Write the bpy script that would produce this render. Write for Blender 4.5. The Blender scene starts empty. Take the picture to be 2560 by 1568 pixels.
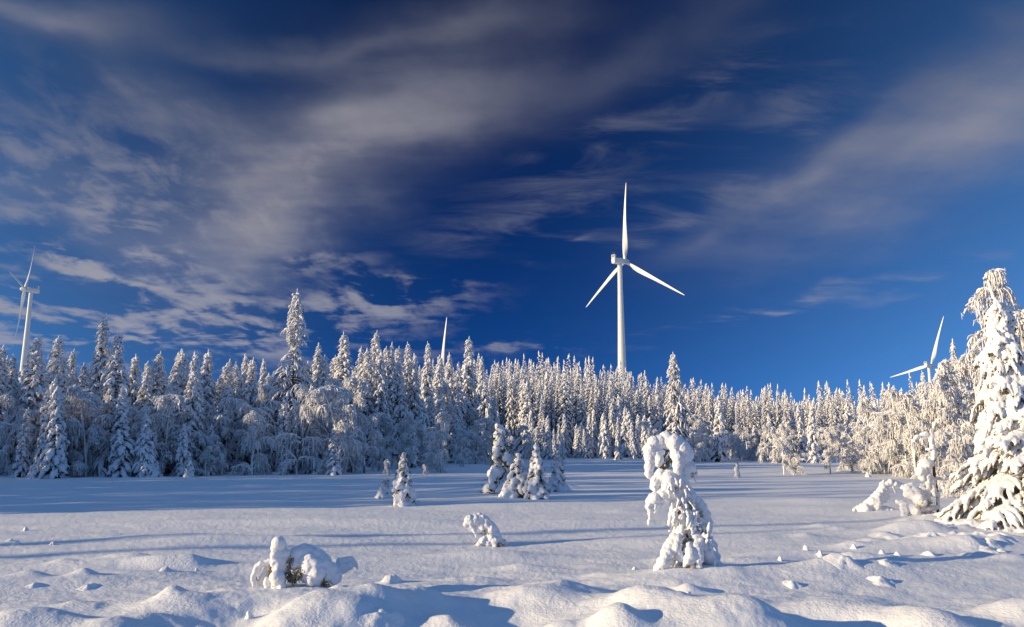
import bpy, math, random
import numpy as np
from mathutils import Vector, Matrix

SC = bpy.context.scene
COL = SC.collection
R = math.radians

# ------------------------------------------------------------------ camera
CAM_H = 2.2
FPX = 1963.0
PITCH = math.atan(321 / FPX)
cd = bpy.data.cameras.new('camera')
cam = bpy.data.objects.new('camera', cd)
COL.objects.link(cam)
cam.location = (0, 0, CAM_H)
cam.rotation_euler = (math.pi / 2 + PITCH, 0, 0)
cd.sensor_width = 36
cd.lens = 36 * FPX / 2560
cd.clip_start = 0.1
cd.clip_end = 20000
SC.camera = cam

# ------------------------------------------------------------------ light
SUN_EL = R(12.5)
SUN_AZ = R(255.5)                     # clockwise from +Y
SUN_DIR = Vector((math.sin(SUN_AZ) * math.cos(SUN_EL), math.cos(SUN_AZ) * math.cos(SUN_EL), math.sin(SUN_EL)))
sl = bpy.data.lights.new('sun', 'SUN')
sl.energy = 5.0
sl.angle = R(0.5)
sl.color = (1.0, 0.78, 0.47)
so = bpy.data.objects.new('sun', sl)
COL.objects.link(so)
so.rotation_euler = (-SUN_DIR).to_track_quat('-Z', 'Y').to_euler()

SC.view_settings.view_transform = 'Standard'
SC.view_settings.look = 'None'
SC.view_settings.gamma = 1
SC.view_settings.exposure = 0.28


def ray(x, y):
    """direction through photograph pixel (2560 wide), scaled so that its Y is 1"""
    u = (x - 1280) / FPX
    v = (784 - y) / FPX
    c, s = math.cos(PITCH), math.sin(PITCH)
    d = np.array([u, c - v * s, s + v * c])
    return d / d[1]


def at(x, y, dist):
    d = ray(x, y) * dist
    return np.array([d[0], d[1], d[2] + CAM_H])


# sky: Nishita, deepened across the polarised band, with cirrus and altocumulus
def build_world():
    w = bpy.data.worlds.new('World')
    SC.world = w
    w.use_nodes = True
    nt = w.node_tree
    N = nt.nodes
    L = nt.links
    N.clear()

    def n(t, **kw):
        a = N.new(t)
        for k, v in kw.items():
            setattr(a, k, v)
        return a

    def m(op, a, b=None, c=None, clamp=False):
        q = n('ShaderNodeMath', operation=op, use_clamp=clamp)
        for i, v in enumerate((a, b, c)):
            if v is None:
                continue
            if isinstance(v, (int, float)):
                q.inputs[i].default_value = v
            else:
                L.new(v, q.inputs[i])
        return q.outputs[0]

    def vm(op, a, b=None):
        q = n('ShaderNodeVectorMath', operation=op)
        for i, v in enumerate((a, b)):
            if v is None:
                continue
            if isinstance(v, (tuple, list, Vector)):
                q.inputs[i].default_value = tuple(v)
            else:
                L.new(v, q.inputs[i])
        return q

    def smooth(v, a, b):
        q = n('ShaderNodeMapRange', interpolation_type='SMOOTHSTEP')
        L.new(v, q.inputs['Value'])
        q.inputs['From Min'].default_value = a
        q.inputs['From Max'].default_value = b
        return q.outputs['Result']

    tc = n('ShaderNodeTexCoord')
    d = tc.outputs['Generated']
    sep = n('ShaderNodeSeparateXYZ')
    L.new(d, sep.inputs[0])
    dx, dy, dz = sep.outputs
    sky = n('ShaderNodeTexSky', sky_type='NISHITA')
    sky.sun_disc = False
    sky.sun_elevation = SUN_EL
    sky.sun_rotation = SUN_AZ
    sky.altitude = 600
    sky.air_density = 1.0
    sky.dust_density = 0.3
    sky.ozone_density = 2.0
    # polarised band: darkest 90 degrees from the sun
    POL = Vector((math.sin(R(258.5 + SKY_SHIFT)) , math.cos(R(258.5 + SKY_SHIFT)), 0.10)).normalized()
    dt = vm('DOT_PRODUCT', d, POL).outputs['Value']
    ab = m('ABSOLUTE', dt)
    pol = smooth(ab, 0.0, 0.92)
    # look a little higher than the true elevation: clear arctic air stays blue down to the horizon
    lift = n('ShaderNodeCombineXYZ')
    L.new(dx, lift.inputs[0])
    L.new(dy, lift.inputs[1])
    L.new(m('MULTIPLY_ADD', m('MAXIMUM', dz, 0.0), 0.9, SKY_LIFT), lift.inputs[2])
    L.new(vm('NORMALIZE', lift.outputs[0]).outputs[0], sky.inputs['Vector'])
    gam = n('ShaderNodeGamma')
    gam.inputs['Gamma'].default_value = SKY_GAMMA
    L.new(sky.outputs[0], gam.inputs['Color'])
    deep = n('ShaderNodeMix', data_type='RGBA', blend_type='MULTIPLY')
    deep.inputs['Factor'].default_value = 1
    L.new(gam.outputs[0], deep.inputs['A'])
    deep.inputs['B'].default_value = DEEP_TINT
    gop = n('ShaderNodeGamma')
    gop.inputs['Gamma'].default_value = OPEN_GAMMA
    L.new(sky.outputs[0], gop.inputs['Color'])
    open_ = n('ShaderNodeMix', data_type='RGBA', blend_type='MULTIPLY')
    open_.inputs['Factor'].default_value = 1
    L.new(gop.outputs[0], open_.inputs['A'])
    open_.inputs['B'].default_value = OPEN_TINT
    base = n('ShaderNodeMix', data_type='RGBA')
    L.new(pol, base.inputs['Factor'])
    L.new(deep.outputs['Result'], base.inputs['A'])
    L.new(open_.outputs['Result'], base.inputs['B'])

    # pale blue fill added to the sky overhead and behind to brighten shade
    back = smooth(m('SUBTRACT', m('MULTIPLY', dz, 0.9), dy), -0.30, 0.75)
    sky_fill = n('ShaderNodeMix', data_type='RGBA')
    L.new(back, sky_fill.inputs['Factor'])
    L.new(base.outputs['Result'], sky_fill.inputs['A'])
    sky_fill.inputs['B'].default_value = tuple(c / SKY_STR for c in SKY_FILL) + (1,)
    base = sky_fill

    # angular coordinates (radians) for the large cloud masses
    az = m('ARCTAN2', dx, dy)
    el = m('ARCSINE', dz)
    ang = n('ShaderNodeCombineXYZ')
    L.new(az, ang.inputs[0])
    L.new(el, ang.inputs[1])
    ang = ang.outputs[0]
    # coordinates on the cloud deck for the texture
    zz = m('ADD', m('MAXIMUM', dz, 0.0), 0.16)
    deck = n('ShaderNodeCombineXYZ')
    L.new(m('DIVIDE', dx, zz), deck.inputs[0])
    L.new(m('DIVIDE', dy, zz), deck.inputs[1])
    deck = deck.outputs[0]

    def noise(vec, rot, sx, sy, scale, detail, rough, dist=0.0, w=0.0):
        mp = n('ShaderNodeMapping')
        L.new(vec, mp.inputs['Vector'])
        mp.inputs['Rotation'].default_value = (0, 0, R(rot))
        mp.inputs['Scale'].default_value = (sx, sy, 1)
        mp.inputs['Location'].default_value = (w, w * .7, 0)
        t = n('ShaderNodeTexNoise')
        t.inputs['Scale'].default_value = scale
        t.inputs['Detail'].default_value = detail
        t.inputs['Roughness'].default_value = rough
        t.inputs['Distortion'].default_value = dist
        L.new(mp.outputs[0], t.inputs['Vector'])
        return t.outputs['Fac']

    warp = n('ShaderNodeTexNoise')
    warp.inputs['Scale'].default_value = 3.5
    warp.inputs['Detail'].default_value = 4
    L.new(deck, warp.inputs['Vector'])
    wv = vm('SUBTRACT', warp.outputs['Color'], (0.5, 0.5, 0.5)).outputs[0]
    wsc = n('ShaderNodeVectorMath', operation='SCALE')
    L.new(wv, wsc.inputs[0])
    wsc.inputs['Scale'].default_value = 0.09
    angw = vm('ADD', ang, wsc.outputs[0]).outputs[0]

    def field(blobs):
        acc = None
        for (px, py, rx, ry, rot, amp) in blobs:
            r = ray(px, py)
            r = r / np.linalg.norm(r)
            a0, e0 = math.atan2(r[0], r[1]), math.asin(r[2])
            mp = n('ShaderNodeMapping', vector_type='TEXTURE')
            L.new(angw, mp.inputs['Vector'])
            mp.inputs['Location'].default_value = (a0, e0, 0)
            mp.inputs['Rotation'].default_value = (0, 0, R(rot))
            mp.inputs['Scale'].default_value = (rx / FPX, ry / FPX, 1)
            q = vm('DOT_PRODUCT', mp.outputs[0], mp.outputs[0]).outputs['Value']
            g = m('EXPONENT', m('MULTIPLY', q, -1.0))
            acc = m('MULTIPLY', g, amp) if acc is None else m('MULTIPLY_ADD', g, amp, acc)
        return acc

    soft = field(CLOUD_SOFT)
    rip = field(CLOUD_RIPPLE)
    wisp = field(CLOUD_WISP)
    n_soft = noise(deck, -35, 0.55, 1.3, 1.7, 6, 0.55, 0.3)
    n_rip = noise(deck, 18, 1.6, 0.9, 6.5, 5, 0.58, 0.25, 3.1)
    n_rip2 = noise(deck, -12, 0.45, 1.5, 2.1, 7, 0.6, 0.5, 7.7)
    n_wisp = noise(deck, -30, 0.8, 2.0, 3.0, 8, 0.62, 0.5, 1.7)
    n_low = noise(ang, 10, 3.2, 15.0, 2.3, 6, 0.55, 0.6, 0.4)
    a_soft = m('MULTIPLY', soft, m('MULTIPLY_ADD', smooth(m('MULTIPLY_ADD', n_rip, .22, n_soft), 0.40, 0.84), 0.95, 0.28))
    a_rip = m('MULTIPLY', rip, smooth(m('ADD', m('MULTIPLY', n_rip, .55), m('MULTIPLY', n_rip2, .45)), 0.46, 0.70))
    a_wisp = m('MULTIPLY', wisp, smooth(n_wisp, 0.42, 0.75))
    low = field(CLOUD_LOW)
    a_low = m('MULTIPLY', low, smooth(m('MULTIPLY_ADD', n_rip, .35, m('MULTIPLY', n_low, .65)), 0.46, 0.62))
    tot = m('ADD', m('ADD', a_soft, a_rip), m('ADD', a_wisp, a_low))
    alpha = m('SUBTRACT', 1.0, m('EXPONENT', m('MULTIPLY', tot, -1.0)), clamp=True)
    # higher cloud is dimmer than cloud near the horizon
    ccol = n('ShaderNodeMix', data_type='RGBA')
    L.new(smooth(el, 0.08, 0.62), ccol.inputs['Factor'])
    ccol.inputs['A'].default_value = tuple(c / SKY_STR for c in (0.34, 0.345, 0.41)) + (1,)
    ccol.inputs['B'].default_value = tuple(c / SKY_STR for c in (0.10, 0.115, 0.17)) + (1,)
    core = n('ShaderNodeMix', data_type='RGBA')
    L.new(smooth(m('MULTIPLY', soft, m('MULTIPLY_ADD', n_soft, 0.8, 0.5)), 0.45, 1.5), core.inputs['Factor'])
    L.new(ccol.outputs['Result'], core.inputs['A'])
    core.inputs['B'].default_value = tuple(c / SKY_STR for c in (0.33, 0.32, 0.36)) + (1,)
    ccol = core
    fin = n('ShaderNodeMix', data_type='RGBA')
    L.new(alpha, fin.inputs['Factor'])
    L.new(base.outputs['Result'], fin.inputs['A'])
    L.new(ccol.outputs['Result'], fin.inputs['B'])
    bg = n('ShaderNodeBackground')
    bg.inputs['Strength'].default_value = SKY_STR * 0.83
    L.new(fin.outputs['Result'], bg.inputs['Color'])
    out = n('ShaderNodeOutputWorld')
    L.new(bg.outputs[0], out.inputs[0])


SKY_STR = 0.12
SKY_SHIFT = 8
SKY_LIFT = 0.28
SKY_GAMMA = 3.0
SKY_FILL = (0.085, 0.195, 0.43)  # added fill colour of the unseen sky, lifts the ambient in shade
OPEN_GAMMA = 1.8
DEEP_TINT = (0.06, 0.10, 0.098, 1)
OPEN_TINT = (0.58, 0.62, 0.54, 1)
# (photo x, photo y, radius x, radius y, rotation, strength)
CLOUD_SOFT = [(880, 370, 360, 120, 28, 1.35), (660, 540, 210, 90, 55, .95), (1230, 240, 240, 100, 22, .4), (860, 120, 420, 34, 9, .6), (450, 300, 200, 60, -16, .4),
              (60, 10, 230, 44, 4, 1.3), (1650, 120, 330, 80, 26, .45), (1180, 50, 300, 50, 5, .4), (2350, 340, 380, 100, 22, .85), (2000, 440, 230, 42, 26, .75), (2520, 300, 200, 110, 20, .4),
              (150, 480, 300, 100, -15, .25)]
CLOUD_RIPPLE = [(120, 430, 260, 90, -14, 1.1), (430, 460, 260, 100, -22, .9), (420, 270, 240, 36, -8, .6), (90, 560, 200, 50, -18, .7), (430, 620, 170, 42, -32, 1.5), (480, 700, 120, 20, -12, 1.0),
                (700, 460, 200, 80, 40, .5)]
CLOUD_WISP = [(1350, 540, 300, 45, 10, .45), (1750, 520, 260, 34, 14, .6), (1930, 775, 220, 16, 12, .9), (2330, 705, 200, 18, 12, .3), (1500, 370, 260, 70, 20, .5),
              (2000, 250, 200, 80, 35, .5), (2450, 130, 200, 60, 25, .35), (1800, 200, 180, 50, 30, .55), (900, 200, 300, 50, 14, .4), (1420, 610, 60, 10, 20, 1.0)]
CLOUD_LOW = [(200, 670, 110, 14, -8, 2.6), (310, 700, 110, 18, -12, 2.8), (190, 735, 150, 15, -8, 2.4), (110, 800, 230, 40, -4, 2.2), (560, 790, 200, 50, -4, 1.6), (330, 590, 170, 24, -32, 1.6),
             (900, 760, 200, 40, 4, 1.5), (450, 850, 480, 45, 0, 1.4), (800, 668, 90, 22, -6, 1.2), (60, 900, 300, 50, 0, 1.0), (1050, 712, 130, 9, 2, .9), (1250, 872, 140, 8, 0, .7)]
build_world()
SC.world.cycles.sampling_method = 'MANUAL'
SC.world.cycles.sample_map_resolution = 512


# ------------------------------------------------------------------ materials
def mat(name, col, rough=0.6, noise_scale=None, col2=None, bump=0.0, bump_scale=30, spec=0.3, bump2=None, sheen=0):
    m = bpy.data.materials.new(name)
    m.use_nodes = True
    nt = m.node_tree
    b = nt.nodes['Principled BSDF']
    b.inputs['Base Color'].default_value = (*col, 1)
    b.inputs['Roughness'].default_value = rough
    b.inputs['Specular IOR Level'].default_value = spec
    tc = nt.nodes.new('ShaderNodeTexCoord')
    if noise_scale:
        t = nt.nodes.new('ShaderNodeTexNoise')
        t.inputs['Scale'].default_value = noise_scale
        t.inputs['Detail'].default_value = 5
        nt.links.new(tc.outputs['Object'], t.inputs['Vector'])
        r = nt.nodes.new('ShaderNodeValToRGB')
        r.color_ramp.elements[0].position = .38
        r.color_ramp.elements[1].position = .62
        r.color_ramp.elements[0].color = (*col, 1)
        r.color_ramp.elements[1].color = (*col2, 1)
        nt.links.new(t.outputs['Fac'], r.inputs[0])
        nt.links.new(r.outputs[0], b.inputs['Base Color'])
    prev = None
    for bs, st, dist in ([(bump_scale, bump, 0.02)] if bump else []) + (bump2 or []):
        t = nt.nodes.new('ShaderNodeTexNoise')
        t.inputs['Scale'].default_value = bs
        t.inputs['Detail'].default_value = 4
        t.inputs['Roughness'].default_value = .6
        nt.links.new(tc.outputs['Object'], t.inputs['Vector'])
        bp = nt.nodes.new('ShaderNodeBump')
        bp.inputs['Strength'].default_value = st
        bp.inputs['Distance'].default_value = dist
        nt.links.new(t.outputs['Fac'], bp.inputs['Height'])
        if prev:
            nt.links.new(prev.outputs[0], bp.inputs['Normal'])
        prev = bp
    if prev:
        nt.links.new(prev.outputs[0], b.inputs['Normal'])
    return m


M_GROUND = mat('ground_snow', (0.83, 0.84, 0.86), 0.7, bump=0.9, bump_scale=9, spec=.25, bump2=[(26, 1.0, .015)])
M_SNOW = mat('tree_snow', (0.82, 0.82, 0.84), 0.7, bump=0.5, bump_scale=18, spec=.2)
M_FROST = mat('frost', (0.86, 0.86, 0.87), 0.8, 6, (0.76, 0.75, 0.75), spec=.1)
M_NEEDLE = mat('spruce_needles', (0.035, 0.045, 0.035), 0.8, 9, (0.11, 0.125, 0.12), spec=.1)
M_NEAR = mat('near_needles', (0.09, 0.08, 0.045), 0.8, 12, (0.30, 0.27, 0.21), spec=.1)
M_TWIG = mat('dry_twigs', (0.16, 0.13, 0.07), 0.8, 20, (0.42, 0.37, 0.27), spec=.1)
M_BARK = mat('bark', (0.07, 0.05, 0.035), 0.9, 8, (0.22, 0.19, 0.16), bump=.6, bump_scale=40, spec=.1)
M_TURB = mat('turbine_paint', (0.72, 0.715, 0.68), 0.45, spec=.4)
M_DARKMETAL = mat('dark_metal', (0.12, 0.12, 0.12), 0.5)
M_GRILLE = mat('cooler_grille', (0.2, 0.21, 0.22), 0.5)


_nt = M_GROUND.node_tree
_bumps = [q for q in _nt.nodes if q.type == 'BUMP']
_tc = [q for q in _nt.nodes if q.type == 'TEX_COORD'][0]
for _b, _sc in zip(_bumps, (.55, 1.3)):
    _t = _nt.nodes.new('ShaderNodeTexNoise')
    _t.inputs['Scale'].default_value = _sc
    _t.inputs['Detail'].default_value = 3
    _nt.links.new(_tc.outputs['Object'], _t.inputs['Vector'])
    _m = _nt.nodes.new('ShaderNodeMapRange')
    _m.inputs['From Min'].default_value = .38
    _m.inputs['From Max'].default_value = .64
    _m.inputs['To Min'].default_value = .4
    _m.inputs['To Max'].default_value = 1.0
    _nt.links.new(_t.outputs['Fac'], _m.inputs['Value'])
    _nt.links.new(_m.outputs['Result'], _b.inputs['Strength'])


# ------------------------------------------------------------------ mesh helpers
class MB:
    """collects vertices and faces (tris and quads) with a material index"""
    def __init__(self):
        self.v, self.f, self.mi, self.n = [], [], [], 0

    def add(self, v, f, mi=0):
        self.v.append(np.asarray(v, dtype=np.float32).reshape(-1, 3))
        f = np.asarray(f, dtype=np.int32)
        self.f.append(f + self.n)
        self.mi.append(np.full(len(f), mi, dtype=np.int32))
        self.n += len(self.v[-1])

    def mesh(self, name, mats, smooth=True):
        me = bpy.data.meshes.new(name)
        V = np.concatenate(self.v)
        loops = np.concatenate([f.ravel() for f in self.f])
        sizes = np.concatenate([np.full(len(f), f.shape[1], dtype=np.int32) for f in self.f])
        starts = np.concatenate([[0], np.cumsum(sizes)[:-1]]).astype(np.int32)
        me.vertices.add(len(V))
        me.vertices.foreach_set('co', V.ravel())
        me.loops.add(len(loops))
        me.loops.foreach_set('vertex_index', loops.astype(np.int32))
        me.polygons.add(len(sizes))
        me.polygons.foreach_set('loop_start', starts)
        me.polygons.foreach_set('material_index', np.concatenate(self.mi))
        me.polygons.foreach_set('use_smooth', np.full(len(sizes), smooth, dtype=bool))
        for mt in mats:
            me.materials.append(mt)
        me.update()
        me.validate()
        return me


def vnoise(P, seed=0):
    """smooth 3-D value noise in -1..1 for an (n,3) array"""
    P = np.asarray(P, dtype=np.float64) + seed * 17.31
    i = np.floor(P).astype(np.int64)
    f = P - i
    f = f * f * (3 - 2 * f)

    def h(a, b, c):
        n = (a * 374761393 + b * 668265263 + c * 2147483647 + seed * 97531) & 0xffffffff
        n = ((n ^ (n >> 13)) * 1274126177) & 0xffffffff
        return ((n ^ (n >> 16)) & 0xffff) / 32767.5 - 1
    r = 0
    for a in (0, 1):
        for b in (0, 1):
            for c in (0, 1):
                w = (f[..., 0] if a else 1 - f[..., 0]) * (f[..., 1] if b else 1 - f[..., 1]) * (f[..., 2] if c else 1 - f[..., 2])
                r = r + w * h(i[..., 0] + a, i[..., 1] + b, i[..., 2] + c)
    return r


def tubes(P, Rr, k=5, rng=None, jit=0.0, flat=1.0, lump=0.0, lump_scale=8.0, seed=0):
    """P (N,m,3) centre lines, Rr (N,m) radii -> verts, quads; ends are closed by their small radius"""
    P = np.asarray(P, dtype=np.float64)
    N, m, _ = P.shape
    T = np.gradient(P, axis=1)
    T /= np.linalg.norm(T, axis=2, keepdims=True) + 1e-9
    ref = np.zeros_like(T)
    ref[..., 2] = 1
    par = np.abs(T[..., 2]) > .95
    ref[par] = (1, 0, 0)
    # keep one reference per tube to avoid twisting
    anyp = par.mean(axis=1) > .5
    ref[anyp] = (0.3, 1, 0)
    A = np.cross(T, ref)
    A /= np.linalg.norm(A, axis=2, keepdims=True) + 1e-9
    B = np.cross(A, T)
    th = np.linspace(0, 2 * np.pi, k, endpoint=False)
    rr = Rr[:, :, None] * np.ones(k)
    if jit and rng is not None:
        rr = rr * (1 + rng.uniform(-jit, jit, rr.shape))
    V = P[:, :, None, :] + A[:, :, None, :] * (np.cos(th) * rr)[..., None] + B[:, :, None, :] * (np.sin(th) * rr * flat)[..., None]
    if lump:
        D = V - P[:, :, None, :]
        ns = vnoise(V * lump_scale, seed) + .5 * vnoise(V * lump_scale * 2.1, seed + 1)
        V = P[:, :, None, :] + D * (1 + lump * ns)[..., None]
    idx = np.arange(N * m * k).reshape(N, m, k)
    a = idx[:, :-1, :]
    b = idx[:, 1:, :]
    F = np.stack([a, np.roll(a, -1, 2), np.roll(b, -1, 2), b], -1).reshape(-1, 4)
    return V.reshape(-1, 3), F


def new_obj(name, me, parent=None):
    o = bpy.data.objects.new(name, me)
    COL.objects.link(o)
    if parent is not None:
        o.parent = parent
    return o


def tag(o, label=None, cat=None, group=None, kind=None):
    if label:
        o['label'] = label
    if cat:
        o['category'] = cat
    if group:
        o['group'] = group
    if kind:
        o['kind'] = kind
    return o


def empty(name, loc, rz=0):
    o = bpy.data.objects.new(name, None)
    COL.objects.link(o)
    o.location = loc
    o.rotation_euler = (0, 0, rz)
    o.empty_display_size = .2
    return o


# ------------------------------------------------------------------ ground
def sstep(x, a, b):
    t = np.clip((x - a) / (b - a), 0, 1)
    return t * t * (3 - 2 * t)


def forest_edge(X):
    """Y at which the forest starts behind the open bog"""
    return np.interp(X, [-60, -33, -12, -4, 3, 12, 30, 60, 90], [44, 52, 57, 82, 104, 118, 122, 108, 90])


BUMPS = []      # (X, Y, rx, ry, h, rot, power)


def bump_px(px, py, rx, ry, h, rot=0.0, pw=1.0):
    """mound whose foot lies where the photograph shows it (flat-ground estimate)"""
    d = CAM_H * FPX / (py - 1105.0)
    BUMPS.append(((px - 1280) / FPX * d * 1.0, d, rx, ry, h, R(rot), pw))


# foreground drifts and hummocks
for a in [
    # big snow-bank lumps along the bottom edge
    (1620, 1520, .75, .5, .34, -35), (1700, 1500, .25, .2, .07, 0), (1530, 1560, .35, .45, .30, 0), (1850, 1545, .5, .45, .22, -30), (1740, 1490, .8, .4, .12, 0), (1950, 1530, .5, .6, -.14, 60), (1800, 1560, .9, .55, .26, -8), (2300, 1540, .55, .7, .28, 50), (2500, 1510, .6, .5, .26, 30), (2420, 1560, .4, .5, -.12, 50), (2130, 1540, .4, .6, -.12, 40),
    (790, 1540, .62, .8, .30, 15), (950, 1530, .6, .6, .26, 25), (870, 1500, .22, .2, .08, 0), (1000, 1490, .2, .2, .07, 0), (905, 1555, .2, .2, .08, 0), (1260, 1540, .9, .7, -.20, 0), (1060, 1500, .45, .4, .20, 30), (1130, 1545, .3, .4, .2, 20), (640, 1545, .4, .6, -.14, 0), (1410, 1470, .5, .6, .16, 70), (1380, 1550, .3, .3, .16, 0), (960, 1520, .35, .3, .14, 0), (500, 1510, .7, .55, .20, -10), (440, 1540, .25, .2, .07, 0), (250, 1500, .3, .25, .07, 0), (330, 1560, .5, .5, .18, 20), (120, 1550, .6, .6, .22, 0), (1330, 1490, .5, .6, .16, 60),
    (2100, 1500, .9, .6, .12, 10), (1180, 1560, .5, .3, .12, 0),
    # dune-like waves
    (900, 1305, 7, .8, .16, 2), (2050, 1250, 3, .8, .14, 4), (560, 1345, 3.5, .45, .10, 4), (1750, 1340, 3, .9, .10, 0), (1500, 1300, 3, .5, .08, 0), (1230, 1375, 1.2, .5, .14, 5),
    (1950, 1385, 1.2, .45, .16, 0), (2080, 1420, 1.5, .5, .18, 12), (2400, 1360, 2.5, .6, .22, 8), (2250, 1330, 1.4, .5, .16, 0), (1720, 1425, 1.3, .8, .16, 0), (1840, 1400, 1.0, .5, .12, 0),
    (760, 1480, 1.3, .7, .16, 0), (300, 1400, 1.6, .45, .08, 12), (420, 1420, .8, .35, .08, 0), (120, 1440, 1.5, .5, .08, 10), (480, 1395, .9, .3, .09, 0), (1080, 1330, 2, .5, .07, 0),
    (2310, 1295, 1.6, .8, .18, 0), (2480, 1320, 1.6, 1.2, .25, 0),
    # small hummocks
    (120, 1433, .28, .2, .10), (250, 1432, .22, .16, .11), (355, 1385, .5, .2, .10), (200, 1398, .25, .15, .07), (440, 1402, .45, .2, .12), (510, 1400, .3, .2, .10), (470, 1500, .2, .16, .14),
    (1705, 1462, .2, .2, .11), (1500, 1420, .3, .2, .05), (1655, 1385, .3, .2, .07), (1990, 1340, .25, .2, .07), (2100, 1365, .35, .2, .08), (2190, 1345, .3, .2, .08),
    (2030, 1310, .5, .25, .08), (2070, 1318, .3, .2, .06), (1310, 1400, .5, .2, .08), (1550, 1270, .6, .3, .06), (1180, 1430, .5, .2, .05), (1480, 1395, .4, .2, .04),
    (2230, 1330, .5, .25, .12), (2290, 1330, .4, .3, .14), (2330, 1345, .5, .3, .14), (2400, 1345, .4, .3, .12), (2250, 1355, .35, .2, .10), (2150, 1350, .3, .2, .08), (2360, 1370, .6, .3, .13),
    (2480, 1395, .5, .14, .10), (2180, 1395, .4, .2, .10), (2100, 1395, .35, .25, .14), (2030, 1420, .3, .2, .06), (1400, 1560, .3, .2, .08), (1680, 1250, .6, .3, .05),
    (2210, 1318, .25, .2, .11), (2270, 1312, .22, .2, .09), (2310, 1322, .3, .2, .12), (2370, 1327, .25, .2, .1), (2430, 1350, .3, .2, .12), (2240, 1300, .2, .2, .07), (2290, 1299, .3, .2, .08),
    # mid-field swells that catch the light between shadows
    (1380, 1210, 2, .8, .10), (1700, 1205, 5, .8, .10), (2000, 1180, 6, 1.2, .12), (1600, 1185, 6, 1., .10), (1350, 1222, .9, .4, .18), (1412, 1218, .6, .4, .22), (1200, 1222, 2, .8, .12), (600, 1255, 6, 1, .08),
]:
    bump_px(*a)


def ground_h(X, Y):
    X = np.asarray(X, dtype=np.float64)
    Y = np.asarray(Y, dtype=np.float64)
    r = np.hypot(X, Y)
    P = np.stack([X, Y, np.zeros_like(X)], -1)
    z = .10 * vnoise(P * np.array([.13, .28, 1]), 3) + .035 * vnoise(P * np.array([.45, 1.0, 1]), 4)
    near = 1 - sstep(r, 22, 40)
    vnear = 1 - sstep(r, 11, 16)
    z += near * ((.02 + .02 * vnear) * vnoise(P * np.array([.6, 1.6, 1]), 5) + (.010 + .018 * vnear) * vnoise(P * np.array([2.0, 3.4, 1]), 6) + (.005 + .008 * vnear) * vnoise(P * np.array([5.5, 8.0, 1]), 7)
                 + .005 * vnoise(P * 17.0, 8))
    z = z * (1 - .45 * sstep(r, 28, 45))
    # bank by the viewer
    z += .10 * (1 - sstep(Y, 5.5, 10.5)) * (Y > 0)
    for (bx, by, rx, ry, h, rot, pw) in BUMPS:
        m = (np.abs(X - bx) < 3.2 * max(rx, ry)) & (np.abs(Y - by) < 3.2 * max(rx, ry))
        if not np.any(m):
            continue
        c, s = math.cos(rot), math.sin(rot)
        u = ((X[m] - bx) * c + (Y[m] - by) * s) / rx
        v = (-(X[m] - bx) * s + (Y[m] - by) * c) / ry
        w = 1 + .25 * vnoise(np.stack([X[m], Y[m], 0 * X[m]], -1) * 1.3 / max(rx, .3), 9)
        q = (u * u + v * v) * w
        z[m] += h * np.exp(-q ** pw) if pw != 1 else h * np.exp(-q)
    e = forest_edge(X)
    hill_top = np.interp(X / np.maximum(Y, 1), [-.6, -.35, -.1, .05, .18, .35, .6], [3, 4, 9, 10, 8, 2.5, 2])
    z += hill_top * sstep(Y - e, 0, 75)
    z += 5 * sstep(Y, 260, 500)
    z -= 66 * np.exp(-(((X + 62) / 90) ** 2 + ((Y - 645) / 110) ** 2))
    z -= 30 * np.exp(-(((X - 464) / 120) ** 2 + ((Y - 873) / 150) ** 2))
    return z


def gh(x, y):
    return float(ground_h(np.array([x]), np.array([y]))[0])


def build_ground():
    a_in = np.radians(np.linspace(-41, 41, 1050))
    a_out = np.radians(np.linspace(41, 319, 120))[1:-1]
    az_ = np.concatenate([a_in, a_out])
    r = [0.6]
    while r[-1] < 9000:
        q = r[-1]
        st = .05 if q < 6 else (.0062 if q < 24 else (.010 if q < 70 else (.03 if q < 400 else .12)))
        r.append(q * (1 + st))
    r = np.array(r)
    A, Q = np.meshgrid(az_, r)
    X, Y = Q * np.sin(A), Q * np.cos(A)
    Z = ground_h(X.ravel(), Y.ravel()).reshape(X.shape)
    nr, na = X.shape
    idx = np.arange(nr * na).reshape(nr, na)
    a = idx[:-1]
    b = idx[1:]
    F = np.stack([a, b, np.roll(b, -1, 1), np.roll(a, -1, 1)], -1).reshape(-1, 4)
    # orientation: normals up
    F = F[:, ::-1]
    V = np.stack([X, Y, Z], -1).reshape(-1, 3)
    c = np.array([[0, 0, float(Z[0].mean())]])
    mb = MB()
    mb.add(V, F)
    n0 = len(V)
    mb.add(c, np.zeros((0, 3), int))
    i0 = idx[0]
    mb.f.append(np.stack([np.roll(i0, -1), np.full(na, n0), i0], -1)[:, ::-1].astype(np.int32))
    mb.mi.append(np.zeros(na, dtype=np.int32))
    me = mb.mesh('snow_ground', [M_GROUND])
    # make sure faces look up
    if me.polygons[len(me.polygons) // 2].normal.z < 0:
        me.flip_normals()
    o = new_obj('snow_ground', me)
    tag(o, kind='structure')


build_ground()


# ------------------------------------------------------------------ wind turbines
def lathe(pts, k, cap=True):
    """pts: list of (r, z)"""
    th = np.linspace(0, 2 * np.pi, k, endpoint=False)
    V = np.array([[r * math.cos(t), r * math.sin(t), z] for r, z in pts for t in th])
    idx = np.arange(len(V)).reshape(len(pts), k)
    a, b = idx[:-1], idx[1:]
    F = np.stack([a, np.roll(a, -1, 1), np.roll(b, -1, 1), b], -1).reshape(-1, 4)
    return V, F


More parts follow.
